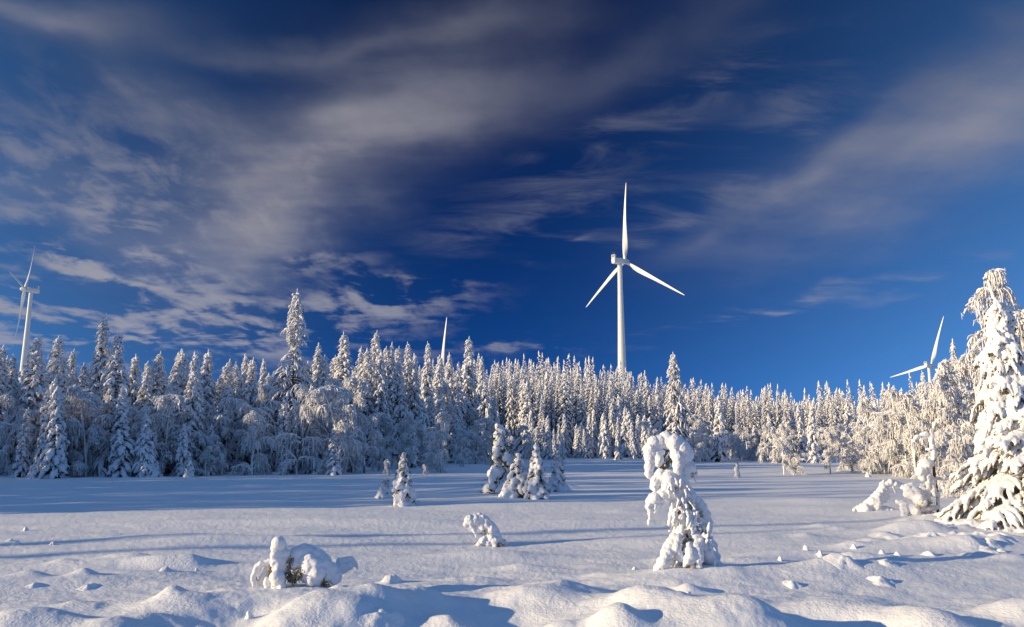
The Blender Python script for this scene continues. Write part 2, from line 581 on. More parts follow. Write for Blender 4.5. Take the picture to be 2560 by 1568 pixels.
def box(mb, c, s, M=None, mi=0, taper=1.0):
    v = np.array([[x, y, z] for z in (-.5, .5) for y in (-.5, .5) for x in (-.5, .5)], dtype=float)
    v[4:, :2] *= taper
    v = v * np.array(s) + np.array(c)
    if M is not None:
        v = v @ M.T
    f = np.array([[0, 2, 3, 1], [4, 5, 7, 6], [0, 1, 5, 4], [2, 6, 7, 3], [0, 4, 6, 2], [1, 3, 7, 5]])
    mb.add(v, f, mi)


def turbine(top, yaw, phase, fwd, label, flutes=True, RL=56.0):
    tx, ty, tz = top
    z0 = gh(tx, ty) - .6
    root = empty('wind_turbine', (tx, ty, z0))
    tag(root, label, 'wind turbine', 'wind turbines behind the forest')
    # tower: many flat steel panels with standing seams, tapering to the nacelle
    H = tz - z0 - 2.0
    k = 14
    th = []
    for i in range(k):
        a = 2 * math.pi * (i + .5) / k
        for da, s in ((-.19, 1.0), (.17, 1.0), (.19, .955), (.225, .955)):
            th.append((a + da, s))
    zs = [0, H * .3, H * .6, H * .85, H]
    rs = [3.7, 3.0, 2.25, 1.72, 1.55]
    V = np.array([[rr * s * math.cos(a), rr * s * math.sin(a), z] for z, rr in zip(zs, rs) for a, s in th])
    kk = len(th)
    idx = np.arange(len(V)).reshape(len(zs), kk)
    a, b = idx[:-1], idx[1:]
    F = np.stack([a, np.roll(a, -1, 1), np.roll(b, -1, 1), b], -1).reshape(-1, 4)
    mb = MB()
    mb.add(V, F)
    new_obj('tower', mb.mesh('tower', [M_TURB], smooth=False), root)
    # frame: axis a (rotor side), side s, up u
    tilt = R(5)
    ax = np.array([math.sin(yaw) * math.cos(tilt), math.cos(yaw) * math.cos(tilt), math.sin(tilt)])
    sd = np.array([math.cos(yaw), -math.sin(yaw), 0.0])
    up = np.cross(sd, ax)
    if up[2] < 0:
        up = -up
    M = np.stack([sd, ax, up], 1)          # local (side, axis, up) -> world
    T = np.array([0, 0, tz - z0])

    def part(name, v, f, mats, smooth=True, parent=root, mi=None):
        q = MB()
        if isinstance(v, MB):
            for vv in v.v:
                vv[:] = (vv @ M.T + T)
            q = v
        else:
            q.add(np.asarray(v) @ M.T + T, f)
        return new_obj(name, q.mesh(name, mats, smooth), parent)

    # nacelle: rounded box along the axis, with tail box and mast
    secs = []
    for y, w, h, dz in ((-6.3, 1.1, 1.2, .1), (-6.1, 1.7, 1.85, 0), (-3.2, 1.9, 2.05, 0), (1.5, 1.95, 2.1, 0), (3.0, 1.6, 1.8, 0), (3.4, 1.3, 1.5, 0)):
        n_ = 20
        for j in range(n_):
            t = 2 * math.pi * j / n_
            c, s = math.cos(t), math.sin(t)
            e = .45
            secs.append((w * abs(c) ** e * math.copysign(1, c), y, dz + h * abs(s) ** e * math.copysign(1, s)))
    V = np.array(secs)
    idx = np.arange(len(V)).reshape(6, 20)
    a, b = idx[:-1], idx[1:]
    F = np.stack([a, np.roll(a, -1, 1), np.roll(b, -1, 1), b], -1).reshape(-1, 4)
    nm = MB()
    nm.add(V, F)
    nm.f.append(idx[0][None, ::-1].astype(np.int32)); nm.mi.append(np.zeros(1, np.int32))
    nm.f.append(idx[-1][None, :].astype(np.int32)); nm.mi.append(np.zeros(1, np.int32))
    nac = part('nacelle', nm, None, [M_TURB])
    cm = MB()
    box(cm, (0, -5.2, 3.1), (3.3, 1.4, 2.3))
    cool = part('cooler', cm, None, [M_TURB], False)
    gm = MB()
    box(gm, (0, -5.93, 3.2), (2.6, .12, 1.6))
    gr = part('grille', gm, None, [M_GRILLE], False, cool)
    mm = MB()
    for sx in (-1.1, 1.1):
        v, f = lathe([(.07, 4.2), (.05, 5.7)], 6)
        v = v + np.array([sx, -5.2, 0])
        mm.add(v, f)
    box(mm, (0, -5.2, 5.3), (2.3, .08, .08))
    box(mm, (1.1, -5.2, 5.75), (.7, .1, .1))
    box(mm, (-1.1, -5.2, 5.85), (.35, .35, .4))
    part('weather_mast', mm, None, [M_DARKMETAL], False)
    # hub / spinner
    v, f = lathe([(.02, 3.6), (.9, 3.45), (1.5, 2.7), (1.85, 1.5), (1.9, 0), (1.75, -1.3), (1.3, -1.55)], 24)
    v = np.stack([v[:, 0], v[:, 2] + 5.0, v[:, 1]], 1)
    hub = part('hub', v, f, [M_TURB])
    # blades
    for kb in range(3):
        a = phase + kb * 2 * math.pi / 3
        rad = np.array([math.sin(a), 0, math.cos(a)])            # in (side, axis, up)
        tan = np.array([math.cos(a), 0, -math.sin(a)])
        axv = np.array([0, 1.0, 0])
        st = [(.015, 1.1, 1.0, 90), (.05, 1.1, 1.0, 80), (.10, 1.5, .62, 45), (.17, 2.0, .36, 26), (.24, 2.05, .27, 20), (.35, 1.75, .22, 14), (.5, 1.3, .19, 9),
              (.65, .98, .17, 5), (.8, .68, .16, 2), (.92, .45, .15, 0), (.98, .25, .15, 0), (1.0, .05, .3, 0)]
        nn = 14
        V = []
        for (t, hw, thk, tw) in st:
            tw = R(tw)
            rr = RL * t
            cen = axv * (5.0 + fwd * t ** 1.7) + rad * rr
            cu = tan * math.cos(tw) + axv * math.sin(tw)
            cv = -tan * math.sin(tw) + axv * math.cos(tw)
            off = (hw - 1.1 * min(1, hw / 1.1)) * .55
            for j in range(nn):
                p = 2 * math.pi * j / nn
                V.append(cen + cu * (off + hw * math.cos(p)) + cv * (hw * thk * math.sin(p) * (1.15 if math.cos(p) < 0 else .8)))
        V = np.array(V)
        idx = np.arange(len(V)).reshape(len(st), nn)
        a_, b_ = idx[:-1], idx[1:]
        F = np.stack([a_, np.roll(a_, -1, 1), np.roll(b_, -1, 1), b_], -1).reshape(-1, 4)
        part('blade', V, F, [M_TURB])
    return root


turbine((74.1, 527.5, 125.0), R(54.8), R(3.3), 4.6, 'large white wind turbine standing clear above the ridge forest, three blades spread')
turbine((-418.4, 671.2, 132.5), R(-113.9), R(33.9), 4.2, 'pale wind turbine at the left photo edge with its rotor turned nearly edge-on')
turbine((464.4, 872.9, 86.5), R(59), R(19.5), 5, 'distant wind turbine half hidden behind the frosted birches, near the tall snowy spruce')
_t = at(1090, 962, 645)
turbine(tuple(_t), R(40), R(8.5), 3, 'wind turbine hidden behind the forest with only one thin blade showing')

# ------------------------------------------------------------------ spruces
GOLD = 2.399963


def spruce_arrays(seed, H=12.0, Rb=1.4, nb=80, ntw=4, m=5, k=4, snow=.10, droop=.9, prof=None, fol=True, fringe=2.0, z0f=.05, lump=0.0, foliage_r=1.0, tw_len=.42, knob=1.0, rime=.6, fade=.85):
    """returns snow (V,F) list, foliage list, trunk list"""
    rng = np.random.default_rng(seed)
    ts = (np.arange(nb) + rng.uniform(0, .8, nb)) / nb
    zf = z0f + (0.97 - z0f) * ts ** 0.92
    az = np.arange(nb) * GOLD + rng.uniform(-.5, .5, nb)
    if prof is None:
        L = Rb * (1 - zf) ** .72
    else:
        L = Rb * prof(zf)
    # uneven outline: whole sectors shorter or longer
    L = L * (1 + .28 * np.sin(az * 1 + zf * 9 + seed) * rng.uniform(.3, 1, nb)) * rng.uniform(.62, 1.15, nb) + .05
    t = np.linspace(0, 1, m)
    out = np.stack([np.cos(az), np.sin(az), np.zeros(nb)], 1)
    rise = (.45 * zf ** 2 - .05)[:, None]
    dr = (droop * (1 - .55 * zf) * rng.uniform(.7, 1.3, nb))[:, None]
    bend = rng.uniform(-.25, .25, nb)[:, None]
    px = L[:, None] * (t - .16 * t ** 3)
    side = np.stack([-np.sin(az), np.cos(az), np.zeros(nb)], 1)
    P = out[:, None, :] * px[..., None] + side[:, None, :] * (bend * L[:, None] * t ** 2)[..., None]
    P[..., 2] += H * zf[:, None] + L[:, None] * (rise * t * 1.2 - dr * t ** 1.7)
    P[..., 2] = np.maximum(P[..., 2], .03)
    sw = snow * (0.55 + .65 * (1 - zf)) * rng.uniform(.7, 1.35, nb)
    sw = sw[:, None] * np.interp(t, [0, .2, .55, .85, 1], [.45, .8, 1.15, 1.1, .35])[None] * knob
    snowL, folL = [], []
    Ps = P.copy()
    Ps[..., 2] += sw * .35
    snowL.append(tubes(Ps, sw, k, rng, .28 if not lump else .1, .8, lump, 5.0, seed))
    if fol:
        Pf = P.copy()
        Pf[..., 2] -= sw * .55
        folL.append(tubes(Pf, sw * .85 * foliage_r * (1.25 - fade * zf)[:, None], 4, rng, .4, .8))
    # side twigs, drooping
    if ntw:
        tt = rng.uniform(.22, 1.0, (nb, ntw))
        sg = np.where(np.arange(ntw) % 2, 1, -1)[None] * np.ones((nb, 1))
        iT = tt * (m - 1)
        i0 = np.clip(np.floor(iT).astype(int), 0, m - 2)
        fr = (iT - i0)[..., None]
        ar = np.arange(nb)[:, None]
        S = P[ar, i0] * (1 - fr) + P[ar, i0 + 1] * fr
        l = (L[:, None] * tw_len * (1.15 - .6 * tt) + .08) * rng.uniform(.6, 1.2, (nb, ntw))
        yaw = sg * rng.uniform(.5, 1.25, (nb, ntw))
        d = out[:, None, :] * np.cos(yaw)[..., None] + side[:, None, :] * np.sin(yaw)[..., None]
        mt = max(3, m - 1)
        u = np.linspace(0, 1, mt)
        Q = S[:, :, None, :] + d[:, :, None, :] * (l[..., None] * (u - .25 * u ** 2))[..., None]
        dd = (droop * rng.uniform(.6, 1.5, (nb, ntw)))[..., None]
        Q[..., 2] -= l[..., None] * dd * u ** 1.6
        Q[..., 2] = np.maximum(Q[..., 2], .03)
        Q = Q.reshape(nb * ntw, mt, 3)
        s2 = (snow * .62 * (0.55 + .6 * (1 - zf)))[:, None] * rng.uniform(.6, 1.35, (nb, ntw))
        s2 = s2.reshape(-1, 1) * np.interp(u, [0, .3, .75, 1], [.5, 1, 1, .3])[None] * knob
        Qs = Q.copy()
        Qs[..., 2] += s2 * .3
        snowL.append(tubes(Qs, s2, k, rng, .3 if not lump else .1, .85, lump, 6.0, seed + 5))
        if fol:
            Qf = Q.copy()
            Qf[..., 2] -= s2 * .6
            folL.append(tubes(Qf, s2 * .85 * foliage_r * np.repeat(1.25 - fade * zf, ntw)[:, None], 3, rng, .4, .9))
            # needle tufts: small triangles below and around the twigs
            nf = int(nb * ntw * fringe)
            if nf:
                pick = rng.integers(0, nb * ntw, nf)
                pj = rng.integers(1, mt, nf)
                C = Q[pick, pj] + rng.normal(0, snow * .35, (nf, 3))
                C[:, 2] -= rng.uniform(0, snow * .9, nf)
                w = rng.uniform(.35, 1.0, nf)[:, None] * snow * 1.3
                dirv = rng.normal(0, 1, (nf, 3))
                dirv[:, 2] = -np.abs(dirv[:, 2]) - .4
                dirv /= np.linalg.norm(dirv, axis=1, keepdims=True)
                o2 = rng.normal(0, 1, (nf, 3))
                o2 /= np.linalg.norm(o2, axis=1, keepdims=True)
                tri = np.stack([C - o2 * w * .3, C + o2 * w * .3, C + dirv * w], 1).reshape(-1, 3)
                tri[:, 2] = np.maximum(tri[:, 2], .02)
                zp = zf[pick // ntw]
                isw = rng.random(nf) < rime + (1 - rime) * fade * np.clip((zp - .45) / .4, 0, 1)
                t3 = tri.reshape(-1, 9)
                ws, wf_ = t3[isw].reshape(-1, 3), t3[~isw].reshape(-1, 3)
                snowL.append((ws, np.arange(len(ws)).reshape(-1, 3)))
                folL.append((wf_, np.arange(len(wf_)).reshape(-1, 3)))
    # leader knobs
    nt_ = 9
    zt = np.linspace(.90, 1.0, nt_) * H
    Pt = np.zeros((1, nt_, 3))
    Pt[0, :, 2] = zt
    Pt[0, :, 0] = np.linspace(0, rng.uniform(-.03, .03) * H * .3, nt_)
    rt = snow * np.array([.6, .9, .7, .95, .6, .75, .45, .45, .06])[None] * rng.uniform(.6, 1.1)
    snowL.append(tubes(Pt, rt, 6, rng, .25))
    trunk = tubes(np.array([[[0, 0, z] for z in np.linspace(-.3, H * .97, 8)]]), (np.linspace(.012 * H, .02, 8))[None], 7, rng, .05)
    return snowL, folL, [trunk]


def spruce_single(name, **kw):
    s, f, t = spruce_arrays(**kw)
    mb = MB()
    for v, q in s:
        mb.add(v, q, 0)
    for v, q in f:
        mb.add(v, q, 1)
    for v, q in t:
        mb.add(v, q, 2)
    return mb.mesh(name, [M_SNOW, M_NEEDLE, M_BARK])


def spruce_parts(**kw):
    s, f, t = spruce_arrays(**kw)
    res = []
    for nm, L_, mt in (('snow_load', s, M_SNOW), ('crown', f, M_NEEDLE), ('trunk', t, M_BARK)):
        mb = MB()
        for v, q in L_:
            mb.add(v, q)
        res.append((nm, mb.mesh(nm, [mt])))
    return res


def place_parts(parts, name, loc, rz, sc, label, cat, group=None, smooth_remesh=None):
    root = empty(name, loc, rz)
    root.scale = sc
    tag(root, label, cat, group)
    for nm, me in parts:
        o = new_obj(nm, me, root)
        if smooth_remesh and nm == 'snow_load':
            remesh(o, *smooth_remesh)
    return root


def remesh(o, voxel, it=4, disp=0.0, size=.1):
    md = o.modifiers.new('union', 'REMESH')
    md.mode = 'VOXEL'
    md.voxel_size = voxel
    md.use_smooth_shade = True
    s = o.modifiers.new('soften', 'SMOOTH')
    s.factor = .5
    s.iterations = it
    if disp:
        tx = bpy.data.textures.new('snow_grain', 'CLOUDS')
        tx.noise_scale = size
        tx.noise_depth = 2
        d = o.modifiers.new('grain', 'DISPLACE')
        d.texture = tx
        d.strength = disp
        d.mid_level = .5
        d.texture_coords = 'LOCAL'


ORD = ('first second third fourth fifth sixth seventh eighth ninth tenth eleventh twelfth thirteenth fourteenth fifteenth sixteenth seventeenth eighteenth nineteenth twentieth '
       'twenty-first twenty-second twenty-third twenty-fourth twenty-fifth twenty-sixth twenty-seventh twenty-eighth twenty-ninth thirtieth').split()

rng = np.random.default_rng(11)

# variants: mid distance (with parts) and far (one mesh each)
MID = [spruce_parts(seed=s, H=11, Rb=rb, nb=nb, ntw=8, m=5, k=5, snow=sn, droop=dr, fringe=3.6, foliage_r=1.0, rime=.4, fade=.95)
       for s, rb, nb, sn, dr in ((1, 1.5, 105, .125, 1.0), (2, 1.25, 110, .12, 1.2), (3, 1.75, 110, .13, .9), (4, 1.1, 100, .125, 1.3), (5, 1.45, 95, .14, 1.1))]
FAR = [spruce_single('spruce_tree', seed=20 + s, H=13, Rb=rb, nb=74, ntw=5, m=4, k=4, snow=sn, droop=dr, fringe=2.8, foliage_r=1.2, rime=.2, fade=1.0)
       for s, rb, sn, dr in ((1, 1.35, .16, 1.0), (2, 1.15, .15, 1.3), (3, 1.6, .17, .9), (4, 1.0, .15, 1.4), (5, 1.45, .16, 1.1), (6, 1.2, .17, 1.2), (7, 1.75, .17, 1.0))]
SMALL = [spruce_single('young_spruce', seed=40 + s, H=5.5, Rb=rb, nb=60, ntw=5, m=4, k=5, snow=sn, droop=1.3, fringe=2.0, foliage_r=.7, knob=1.1)
         for s, rb, sn in ((1, .75, .12), (2, .6, .11), (3, .9, .13), (4, .65, .12))]

# left forest skyline, traced tree by tree: (x, top y, distance)
SKY_TREES = [(8, 858, 56), (36, 880, 60), (97, 832, 55), (150, 835, 58), (163, 880, 54), (185, 868, 57), (212, 902, 60), (262, 778, 56), (298, 822, 54), (341, 880, 58), (371, 898, 56),
             (401, 874, 60), (491, 875, 54), (447, 968, 70), (521, 975, 72), (552, 935, 62), (575, 893, 64), (592, 900, 66), (616, 880, 62), (661, 893, 66), (674, 928, 64), (598, 960, 60),
             (797, 853, 64), (838, 884, 70), (861, 825, 66), (770, 898, 72), (905, 862, 74), (920, 866, 70), (942, 822, 76), (953, 870, 70), (966, 862, 78), (980, 852, 76), (997, 862, 80), (1020, 851, 82),
             (1038, 880, 80), (1070, 850, 84), (1100, 884, 88), (1124, 877, 90), (1172, 838, 92), (1204, 888, 94), (1147, 900, 90)]
i = 0
for (px, py, dist) in SKY_TREES:
    p = at(px, py, dist)
    g0 = gh(p[0], dist)
    H = p[2] - g0
    var = MID[int(rng.integers(0, 5))]
    if px in (97,):
        var = MID[2]
    w = rng.uniform(1.05, 1.3) * (H / 11) ** .8 * (1.25 if px in (97, 491, 298) else 1.05)
    i += 1
    lab = f'snowy spruce, {ORD[i - 1]} treetop from the left edge along the forest skyline' if i <= 30 else 'snow-covered spruce in the skyline row between the very tall spruce and the ridge forest'
    place_parts(var, 'spruce_tree', (p[0], dist, g0 - .1), rng.uniform(0, 6.28), (w, w, H / 11), lab, 'spruce', 'spruces along the left forest skyline')

# the very tall spruce with a bare stretch of stem
p = at(743, 716, 60)
g0 = gh(p[0], 60)
H = p[2] - g0


def tall_prof(z):
    return np.interp(z, [0, .25, .45, .58, .64, .67, .70, .74, .80, .88, 1.0], [.9, 1.0, .95, .72, .34, .10, .16, .44, .36, .26, .04])


tp = spruce_parts(seed=77, H=H, Rb=2.6, nb=190, ntw=9, m=6, k=5, snow=.105, droop=.75, prof=tall_prof, fringe=3, foliage_r=.7)
place_parts(tp, 'spruce_tree', (p[0], 60, g0 - .1), 1.0, (1, 1, 1), 'tallest spruce rising alone above the left forest, bare neck below its slim top', 'spruce')

# second row filling the left forest
for j in range(34):
    X = rng.uniform(-44, -2)
    Y = float(forest_edge(X)) + rng.uniform(3, 24)
    px = 1280 + X / (Y * .987) * FPX
    H = rng.uniform(7.0, 9.5)
    w = rng.uniform(1.2, 1.6) * H / 11
    place_parts(MID[int(rng.integers(0, 5))], 'spruce_tree', (X, Y, gh(X, Y) - .1), rng.uniform(0, 6.28), (w, w, H / 11),
                'snowy spruce filling the shaded forest below the left skyline treetops', 'spruce', 'lower spruces inside the left forest')

# the spruce behind the bent foreground tree
p = at(1683, 876, 72)
g0 = gh(p[0], 72)
sp = spruce_parts(seed=91, H=p[2] - g0, Rb=1.9, nb=150, ntw=9, m=6, k=5, snow=.10, droop=.85, fringe=4, foliage_r=1.2)
place_parts(sp, 'spruce_tree', (p[0], 72, g0 - .1), 0.4, (1, 1, 1), 'tall spruce with dark needles showing, right behind the bent foreground tree', 'spruce')

# ridge forest: the nearest trees one by one, the rest behind as one mass
TOP_X = [900, 1000, 1100, 1200, 1300, 1450, 1560, 1620, 1700, 1800, 1900, 2000, 2100, 2250, 2400, 2560]
TOP_Y = [885, 880, 885, 888, 884, 890, 918, 932, 946, 954, 956, 954, 950, 955, 945, 935]


def ridge_limit(X, Y, g0):
    """height that keeps a tree under the skyline"""
    px = 1280 + X / (Y * .987) * FPX
    ty = np.interp(px, TOP_X, TOP_Y)
    return at(px, ty, Y)[2] - g0, px


def zone(px):
    if px < 1230:
        return 'snowy spruce on the ridge in the stretch left of the large wind turbine blades'
    if px < 1500:
        return 'snowy spruce on the ridge below and just left of the large wind turbine'
    if px < 1640:
        return 'snowy spruce on the ridge around the foot of the large wind turbine'
    if px < 1900:
        return 'snowy spruce on the ridge right of the dark-needled spruce behind the bent tree'
    return 'snowy spruce on the low ridge between the bent tree and the frosted birches'


spots = []
d_ = 3.1
for r_i in range(29):
    for c_i in range(54):
        X = -14 + c_i * d_ + rng.uniform(-1.6, 1.6) + (r_i % 2) * 1.7
        e = float(forest_edge(X))
        Y = e + 4 + r_i * 3.0 + rng.uniform(-1.6, 1.6)
        px = 1280 + X / (Y * .987) * FPX
        if px < 880 or px > 2600 or (X < 2 and Y < 112):
            continue
        spots.append((r_i, X, Y, px))
spots.sort(key=lambda s: s[2])
n_ind = 0
back = MB()
lowv = []
for v_ in range(4):
    s, f, t = spruce_arrays(seed=60 + v_, H=13, Rb=(1.35, 1.15, 1.5, 1.2)[v_], nb=44, ntw=3, m=4, k=4, snow=.19, droop=1.1, fringe=1.6, foliage_r=1.1, rime=.2, fade=1.0)
    lowv.append((s, f))
for (r_i, X, Y, px) in spots:
    g0 = gh(X, Y)
    lim, px = ridge_limit(X, Y, g0)
    e = float(forest_edge(X))
    H = min(rng.uniform(9.5, 16), lim * (.66 + .40 * rng.random() ** 2.6) if Y - e > 25 else lim * rng.uniform(.58, .92))
    if rng.random() < .06:
        H *= 1.12
    if H < 3:
        continue
    if n_ind < 205:
        me = FAR[int(rng.integers(0, 7))]
        o = new_obj('spruce_tree', me)
        o.location = (X, Y, g0 - .1)
        o.rotation_euler = (rng.uniform(-.045, .045), rng.uniform(-.045, .045), rng.uniform(0, 6.28))
        w = rng.uniform(1.0, 1.5) * (H / 13) ** .8
        o.scale = (w, w, H / 13)
        tag(o, zone(px), 'spruce', 'spruces of the ridge forest')
        n_ind += 1
    else:
        s, f = lowv[int(rng.integers(0, 4))]
        a = rng.uniform(0, 6.28)
        w = rng.uniform(1.0, 1.5) * (H / 13) ** .8
        c, sn = math.cos(a) * w, math.sin(a) * w
        Mx = np.array([[c, -sn, 0], [sn, c, 0], [0, 0, H / 13]])
        for L_, mi in ((s, 0), (f, 1)):
            for v, q in L_:
                back.add(v @ Mx.T + np.array([X, Y, g0 - .1]), q, mi)
if back.n:
    o = new_obj('distant_forest', back.mesh('distant_forest', [M_SNOW, M_NEEDLE]))
    tag(o, 'dense mass of snowy spruces farther up behind the ridge trees', 'forest', kind='stuff')

# young spruces standing in front of the ridge forest
YOUNG = [(1309, 945, 112), (1203, 980, 108), (1085, 1000, 92), (1240, 1025, 104), (1325, 1022, 106), (1362, 1042, 106), (1395, 1060, 104), (1411, 1032, 112), (1440, 1058, 110), (1485, 1020, 114),
         (1505, 1030, 112), (1530, 1005, 114), (1545, 985, 116), (1562, 1015, 112), (1575, 1025, 112), (1620, 1040, 110), (1612, 1060, 106), (1216, 1040, 100), (1160, 1020, 98), (1120, 1035, 92),
         (1050, 1045, 86), (1340, 1065, 100), (1270, 1060, 100), (1460, 1070, 106), (1790, 985, 88), (1884, 1062, 96), (1920, 1035, 92), (2000, 1010, 88), (2025, 1015, 84), (2120, 1005, 90),
         (2160, 990, 84), (2145, 1030, 78), (2190, 1000, 80), (2235, 985, 70), (1860, 1075, 100), (1900, 1070, 100), (1755, 1040, 92), (1975, 1060, 96), (2060, 1075, 92)]
for _ in range(16):
    YOUNG.append((float(rng.uniform(1230, 1620)), float(rng.uniform(1020, 1085)), float(rng.uniform(100, 113))))
for j, (px, py, dist) in enumerate(YOUNG):
    p = at(px, py, dist)
    g0 = gh(p[0], dist)
    H = p[2] - g0
    o = new_obj('young_spruce', SMALL[int(rng.integers(0, 4))])
    o.location = (p[0], dist, g0 - .08)
    w = H / 5.5 * rng.uniform(1.0, 1.4)
    o.scale = (w, w, H / 5.5)
    o.rotation_euler = (rng.uniform(-.04, .04), rng.uniform(-.04, .04), rng.uniform(0, 6.28))
    side = 'left of the bent foreground tree' if px < 1600 else 'right of the bent foreground tree'
    tag(o, f'slim young spruce before the ridge forest, {side}', 'young spruce', 'young spruces at the forest edge')

# wood to the left outside the frame whose long shadows cross the bog
side = MB()
for j in range(260):
    Y = rng.uniform(15.5, 76)
    X = -rng.uniform(46 + max(0, Y - 58) * .8, 72)
    H = rng.uniform(12, 15) if Y < 40 else rng.uniform(9.5, 13.2)
    spire = rng.random() < .38
    if spire:
        H += rng.uniform(1.5, 5.0)
    s_, f_ = lowv[int(rng.integers(0, 4))]
    a = rng.uniform(0, 6.28)
    w = rng.uniform(.75, 1.1) if spire else rng.uniform(1.3, 1.8)
    c, sn = math.cos(a) * w, math.sin(a) * w
    Mx = np.array([[c, -sn, 0], [sn, c, 0], [0, 0, H / 13]])
    for L_, mi in ((s_, 0), (f_, 1)):
        for v, q in L_:
            side.add(v @ Mx.T + np.array([X, Y, gh(X, Y) - .1]), q, mi)
o = new_obj('side_wood', side.mesh('side_wood', [M_SNOW, M_NEEDLE]))
tag(o, 'dense snowy spruce wood bordering the open bog on its left', 'forest', kind='stuff')
for X, Y, H, w, lb in ((-45, 8.3, 14.5, .62, 'farther'), (-47, 6.2, 13.0, .5, 'nearer')):
    o = new_obj('spruce_tree', FAR[3])
    o.location = (X, Y, gh(X, Y) - .1)
    o.scale = (w, w, H / 13)
    tag(o, lb + ' of two slender lone spruces before the wood left of the bog', 'spruce', 'lone spruces left of the bog')


# ------------------------------------------------------------------ weeping birches
def birch_arrays(seed, H=6.0, W=2.2, nl=16, ntw=36, lean=(0, 0), tr=.035, hang=1.0, stems=1, k=4, m=6, arch=.5, crystals=5.0):
    rng = np.random.default_rng(seed)
    wood, frost = [], []
    for sidx in range(stems):
        la = rng.uniform(0, 6.28)
        ln = np.array([lean[0] + (rng.uniform(-.25, .25) if stems > 1 else 0), lean[1] + (rng.uniform(-.25, .25) if stems > 1 else 0)])
        t = np.linspace(0, 1, 12)
        hs = H * (1 if sidx == 0 else rng.uniform(.6, .95))
        bend = arch
        ts = np.zeros((12, 3))
        ts[:, 0] = ln[0] * hs * t ** 2 + .05 * np.sin(t * 7 + seed)
        ts[:, 1] = ln[1] * hs * t ** 2 + .05 * np.cos(t * 6 + seed)
        ts[:, 2] = hs * (t * (1 + bend * .35) - bend * .35 * t ** 3) - .15
        wood.append(tubes(ts[None], np.linspace(.018 * hs, .0022 * hs, 12)[None], 6, rng, .08))
        sn = ts.copy()
        sn[:, 2] += .03
        sn[:, 0] -= .02
        frost.append(tubes(sn[None], (np.linspace(.02 * hs, .035, 12) * .9)[None], 6, rng, .3))
        nls = max(4, nl // stems)
        tl = rng.uniform(.08, 1.0, nls)
        az = np.arange(nls) * GOLD + la
        iT = tl * 11
        i0 = np.clip(iT.astype(int), 0, 10)
        fr = (iT - i0)[:, None]
        S = ts[i0] * (1 - fr) + ts[i0 + 1] * fr
        Ll = W * np.interp(tl, [.05, .35, .8, 1], [.8, 1.0, .75, .35]) * rng.uniform(.6, 1.15, nls)
        u = np.linspace(0, 1, 9)
        out = np.stack([np.cos(az), np.sin(az), 0 * az], 1)
        P = S[:, None, :] + out[:, None, :] * (Ll[:, None] * (u - .12 * u ** 3))[..., None]
        a_up = rng.uniform(.35, 1.5, nls)[:, None]
        dn = rng.uniform(.7, 1.6, nls)[:, None] * hang
        P[..., 2] += Ll[:, None] * (a_up * u - dn * u ** 2.2)
        P[..., 2] = np.maximum(P[..., 2], .05)
        rl = np.interp(u, [0, .5, 1], [1.4, 1.1, .5])[None] * tr * rng.uniform(1, 1.5, nls)[:, None]
        Pd = P.copy()
        Pd[..., 2] -= rl * .45
        wood.append(tubes(Pd, rl * .8, 4, rng, .1))
        frost.append(tubes(P, rl, 5, rng, .3))
        # hanging twigs
        ntot = nls * ntw
        pl = np.repeat(np.arange(nls), ntw)
        tt = rng.uniform(.15, 1, ntot)
        iT = tt * 8
        i0 = np.clip(iT.astype(int), 0, 7)
        fr = (iT - i0)[:, None]
        S = P[pl, i0] * (1 - fr) + P[pl, i0 + 1] * fr
        aa = rng.uniform(0, 6.28, ntot)
        l = W * rng.uniform(.14, .52, ntot) * (1.1 - .3 * tt)
        u = np.linspace(0, 1, m)
        dirs = np.stack([np.cos(aa), np.sin(aa), 0 * aa], 1) * .8 + out[pl] * .4
        Q = S[:, None, :] + dirs[:, None, :] * (l[:, None] * .55 * (1 - (1 - u) ** 2))[..., None]
        Q[..., 2] += l[:, None] * (rng.uniform(0, .35, ntot)[:, None] * u - rng.uniform(.3, 1.3, ntot)[:, None] * hang * u ** 1.8)
        Q += rng.normal(0, .012, Q.shape) * (u[:, None] > 0)
        Q[..., 2] = np.maximum(Q[..., 2], .02)
        rq = tr * .62 * np.interp(u, [0, .5, 1], [.8, 1, .45])[None] * rng.uniform(.6, 1.4, ntot)[:, None]
        frost.append(tubes(Q, rq, k, rng, .35))
        # rime crystals and short side shoots along the twigs
        nf = int(ntot * crystals)
        pk = rng.integers(0, ntot, nf)
        pj = rng.integers(1, m, nf)
        Cc = Q[pk, pj] + (Q[pk, pj - 1] - Q[pk, pj]) * rng.uniform(0, 1, (nf, 1))
        dv = rng.normal(0, 1, (nf, 3))
        dv[:, 2] -= .35
        dv /= np.linalg.norm(dv, axis=1, keepdims=True)
        o2 = np.cross(dv, rng.normal(0, 1, (nf, 3)))
        o2 /= np.linalg.norm(o2, axis=1, keepdims=True) + 1e-9
        ll = rng.uniform(.5, 1.5, (nf, 1)) * tr * 2.4
        tri = np.stack([Cc - o2 * tr * .45, Cc + o2 * tr * .45, Cc + dv * ll], 1).reshape(-1, 3)
        tri[:, 2] = np.maximum(tri[:, 2], .01)
        frost.append((tri, np.arange(nf * 3).reshape(-1, 3)))
    return wood, frost


def birch_parts(**kw):
    w, f = birch_arrays(**kw)
    mb = MB()
    for v, q in f:
        mb.add(v, q)
    mw = MB()
    for v, q in w:
        mw.add(v, q)
    return [('frosted_crown', mb.mesh('frosted_crown', [M_FROST])), ('trunk', mw.mesh('trunk', [M_BARK]))]


